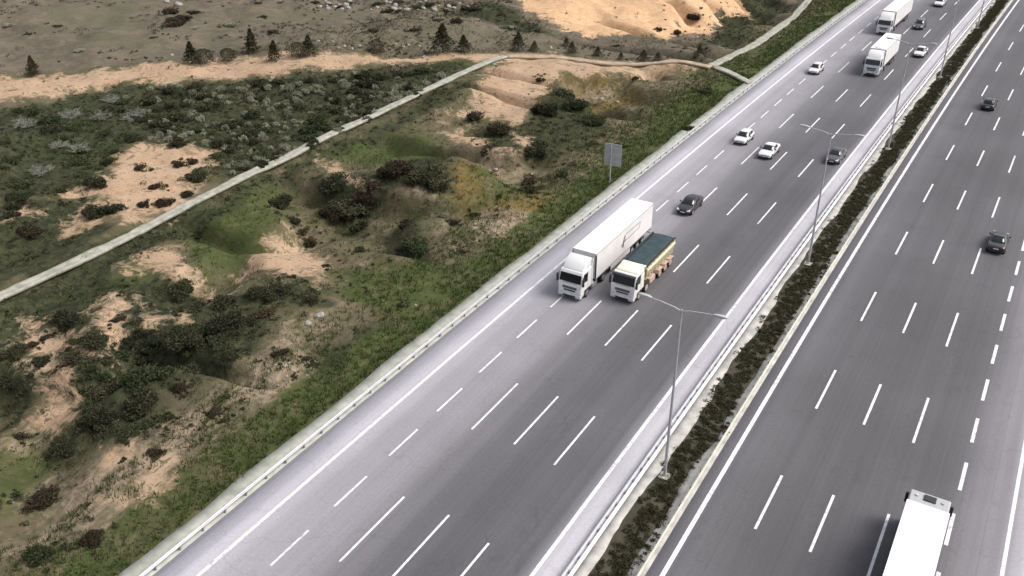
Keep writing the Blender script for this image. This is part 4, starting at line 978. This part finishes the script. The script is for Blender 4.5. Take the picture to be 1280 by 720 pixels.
for u, v, w, lb in ((208, 3, 9, 'white rock beside the purplish bushes, leftmost'), (223, 6, 11, 'largest white rock beside the purplish bushes'), (203, 18, 6, 'small white rock below the leftmost one by the purplish bushes'), (215, 69, 6, 'small white rock left of the conifers by the track'), (530, 72, 7, 'small pale rock beside the dirt track near the biggest conifer'), (568, 70, 6, 'pale stone between track and concrete path end'), (820, 79, 7, 'whitish stone by the saplings'), (688, 60, 7, 'whitish stone below the ochre hill'), (620, 212, 6, 'pale stone on the yellowish slope'), (400, 395, 13, 'big pale rock on the dry slope'), (385, 405, 10, 'pale rock next to the big one on the dry slope'), (752, 124, 7, 'pale stone on the slope below the orange strip'), (772, 128, 6, 'second pale stone below the orange strip'), (520, 382, 5, 'small white stone near the verge grass')): rock(u, v, w, lb)
scatter([(395, 50), (470, 55), (540, 56), (540, 62), (400, 62)], 12, lambda u, v: rock(u, v, rnd.uniform(3, 6), 'small pale stone in the line of stones behind the dirt track', 'stones behind the dirt track'), 6)
scatter([(290, 480), (325, 452), (400, 447), (405, 460), (360, 480), (310, 498)], 26, lambda u, v: rock(u, v, rnd.uniform(2, 5), 'stone lying on the stony tan slope', 'stones on the tan slope'), 6)

# grasses: blades in one mesh each
def blades(name, lat, y, h, w, mat, lean=.5, per=5):
    n = len(lat); X = lat + curve(y); Zg = H(lat, y)
    b = np.repeat(np.stack([X, y, Zg - .03], 1), per, 0); m = len(b)
    a = nrng.random(m) * 6.283; hh = np.repeat(h, per) * nrng.uniform(.6, 1.3, m); ww = np.repeat(w, per)
    o = np.stack([np.cos(a), np.sin(a), 0 * a], 1); s = np.stack([-np.sin(a), np.cos(a), 0 * a], 1)
    b = b + o * (nrng.random(m) * ww * 3)[:, None]
    tip = b + o * (hh * lean * nrng.uniform(.4, 1.4, m))[:, None]; tip[:, 2] += hh
    v = np.stack([b - s * ww[:, None] * .5, b + s * ww[:, None] * .5, tip], 1).reshape(-1, 3)
    return npmesh(name, v, np.arange(m * 3).reshape(-1, 3), mat)
def maskat(lat, y, nm):
    # sample the painted zone at (lat, y)
    a = np.zeros(ny * nx, np.float32); terrain.data.attributes[nm].data.foreach_get('value', a); a = a.reshape(ny, nx)
    i = np.clip(np.searchsorted(y_ax, y), 0, ny - 1); j = np.clip(np.searchsorted(lat_ax, lat), 0, nx - 1); return a[i, j]
n = 15000
la = -42.9 - 9 * nrng.random(n) ** 1.3; yy = nrng.uniform(5, 235, n)
k = fbm(la, yy, 4, 3, 55) > -.35
stuff(blades('verge_grass', la[k], yy[k], nrng.uniform(.18, .45, k.sum()), nrng.uniform(.05, .1, k.sum()), M['grass']), 'green grass growing along the outer verge of the road', 'grass')
n = 46000
la = -44 - 75 * nrng.random(n); yy = nrng.uniform(5, 215, n)
bare = np.maximum(maskat(la, yy, 'bare'), np.maximum(maskat(la, yy, 'ochre'), .8 * np.exp(-((la + 83.4) / 1.0) ** 2)))
k = (bare < .35) & (fbm(la, yy, 5, 3, 57) > -.25) & (np.abs(la + 83.4) > 1.6)
gm = (maskat(la, yy, 'green') > .45) & k; dk = k & ~gm
stuff(blades('meadow_grass', la[gm], yy[gm], nrng.uniform(.15, .4, gm.sum()), nrng.uniform(.05, .1, gm.sum()), M['grass']), 'green grass tufts on the slope', 'grass')
stuff(blades('dry_grass', la[dk], yy[dk], nrng.uniform(.15, .4, dk.sum()), nrng.uniform(.05, .1, dk.sum()), M['dry']), 'dry olive grass tufts on the slope', 'grass')
# low scrub nobody could count
def scrub(name, lat, y, r, mat, nper, size, base=None):
    n = len(lat); vs = []
    d = nrng.normal(size=(n * nper, 3)); d /= np.linalg.norm(d, axis=1)[:, None]
    rr = np.repeat(r, nper)[:, None]; p = d * rr * (nrng.random((n * nper, 1)) ** .4); p[:, 2] = np.abs(p[:, 2]) * .8
    zb = H(lat, y) if base is None else np.full(n, base)
    p += np.repeat(np.stack([lat + curve(y), y, zb], 1), nper, 0)
    a = nrng.normal(size=p.shape); a /= np.linalg.norm(a, axis=1)[:, None]; b = np.cross(a, nrng.normal(size=p.shape)); b /= np.linalg.norm(b, axis=1)[:, None]
    s = size * nrng.uniform(.6, 1.4, (len(p), 1))
    q = np.stack([p - a * s, p + b * s * .55, p + a * s, p - b * s * .55], 1).reshape(-1, 3)
    return npmesh(name, q, np.arange(len(q)).reshape(-1, 4), mat)
n = 9000; la = -48 - 95 * nrng.random(n); yy = nrng.uniform(8, 225, n)
dm = maskat(la, yy, 'dark'); bm_ = np.maximum(maskat(la, yy, 'bare'), maskat(la, yy, 'ochre'))
k = ((dm > .4) | ((fbm(la, yy, 7, 3, 63) > .12) & (nrng.random(n) < .5))) & ((bm_ < .3) | (nrng.random(n) < .12)) & (np.abs(la + 83.4) > 2.0)
stuff(scrub('low_scrub', la[k], yy[k], nrng.uniform(.2, .6, k.sum()), M['leaf'], 26, .1), 'low dark scrub covering the ground between the shrubs', 'scrub')
n = 9000; la = -88 - 175 * nrng.random(n) ** 1.2; yy = nrng.uniform(20, 290, n)
k = (maskat(la, yy, 'grey') > .5) & (np.maximum(maskat(la, yy, 'bare'), maskat(la, yy, 'ochre')) < .25) & (fbm(la, yy, 14, 3, 67) + .5 * fbm(la, yy, 60, 2, 68) > .02)
stuff(scrub('dry_scrub', la[k], yy[k], nrng.uniform(.25, .8, k.sum()), M['leafd'], 20, .13), 'low dry brown scrub on the grey field beyond the dirt track', 'scrub')
hx = np.array([h[0] for h in HALO]); hy = np.array([h[1] for h in HALO]); hl = hx - curve(hy); k = np.abs(hl + 83.4) > 1.2
stuff(scrub('low_scrub', hl[k], hy[k], np.array([h[2] for h in HALO])[k], M['leaf'], 40, .09), 'low dark scrub spreading at the feet of the shrubs', 'scrub')
# median planting
n = 7200; yy = nrng.uniform(10, 300, n); la = -15.4 + nrng.normal(size=n) * .78
lim = .9 * fbm(yy, yy * 0, 4, 3, 81); k = (la > -16.85 + lim) & (la < -14.5 + lim * .8)
stuff(scrub('median_plants', la[k], yy[k], nrng.uniform(.14, .4, k.sum()), M['weed'], 52, .062, -.02), 'low dark planting filling the median strip', 'plants')

# ------------------------------------------------------------------ light
w = bpy.data.worlds.new('World'); SC.world = w; w.use_nodes = True
nt = w.node_tree; bg = nt.nodes['Background']
sky = nt.nodes.new('ShaderNodeTexSky'); sky.sky_type = 'NISHITA'; sky.sun_disc = False
EL, AZ = math.radians(50), math.atan2(1.0, .45)      # azimuth measured from +Y towards +X
sky.sun_elevation = EL; sky.sun_rotation = AZ; sky.air_density = 1.0; sky.dust_density = 6.0; sky.ozone_density = .6; sky.altitude = 100
hs = nt.nodes.new('ShaderNodeHueSaturation'); hs.inputs['Saturation'].default_value = .38; nt.links.new(sky.outputs[0], hs.inputs['Color']); nt.links.new(hs.outputs[0], bg.inputs[0]); bg.inputs[1].default_value = .125
sd = bpy.data.lights.new('sun', 'SUN'); sd.energy = 1.35; sd.angle = math.radians(26); sd.color = (1, .955, .9)
so = bpy.data.objects.new('sun', sd); COL.objects.link(so)
dv = Vector((math.sin(AZ) * math.cos(EL), math.cos(AZ) * math.cos(EL), math.sin(EL)))
so.rotation_euler = dv.to_track_quat('Z', 'Y').to_euler()
SC.view_settings.view_transform = 'Standard'; SC.view_settings.look = 'None'; SC.view_settings.gamma = 1; SC.view_settings.use_curve_mapping = False
SC.view_settings.exposure = 0.66
SC.cycles.max_bounces = 5; SC.cycles.diffuse_bounces = 2; SC.cycles.glossy_bounces = 2; SC.cycles.transmission_bounces = 2
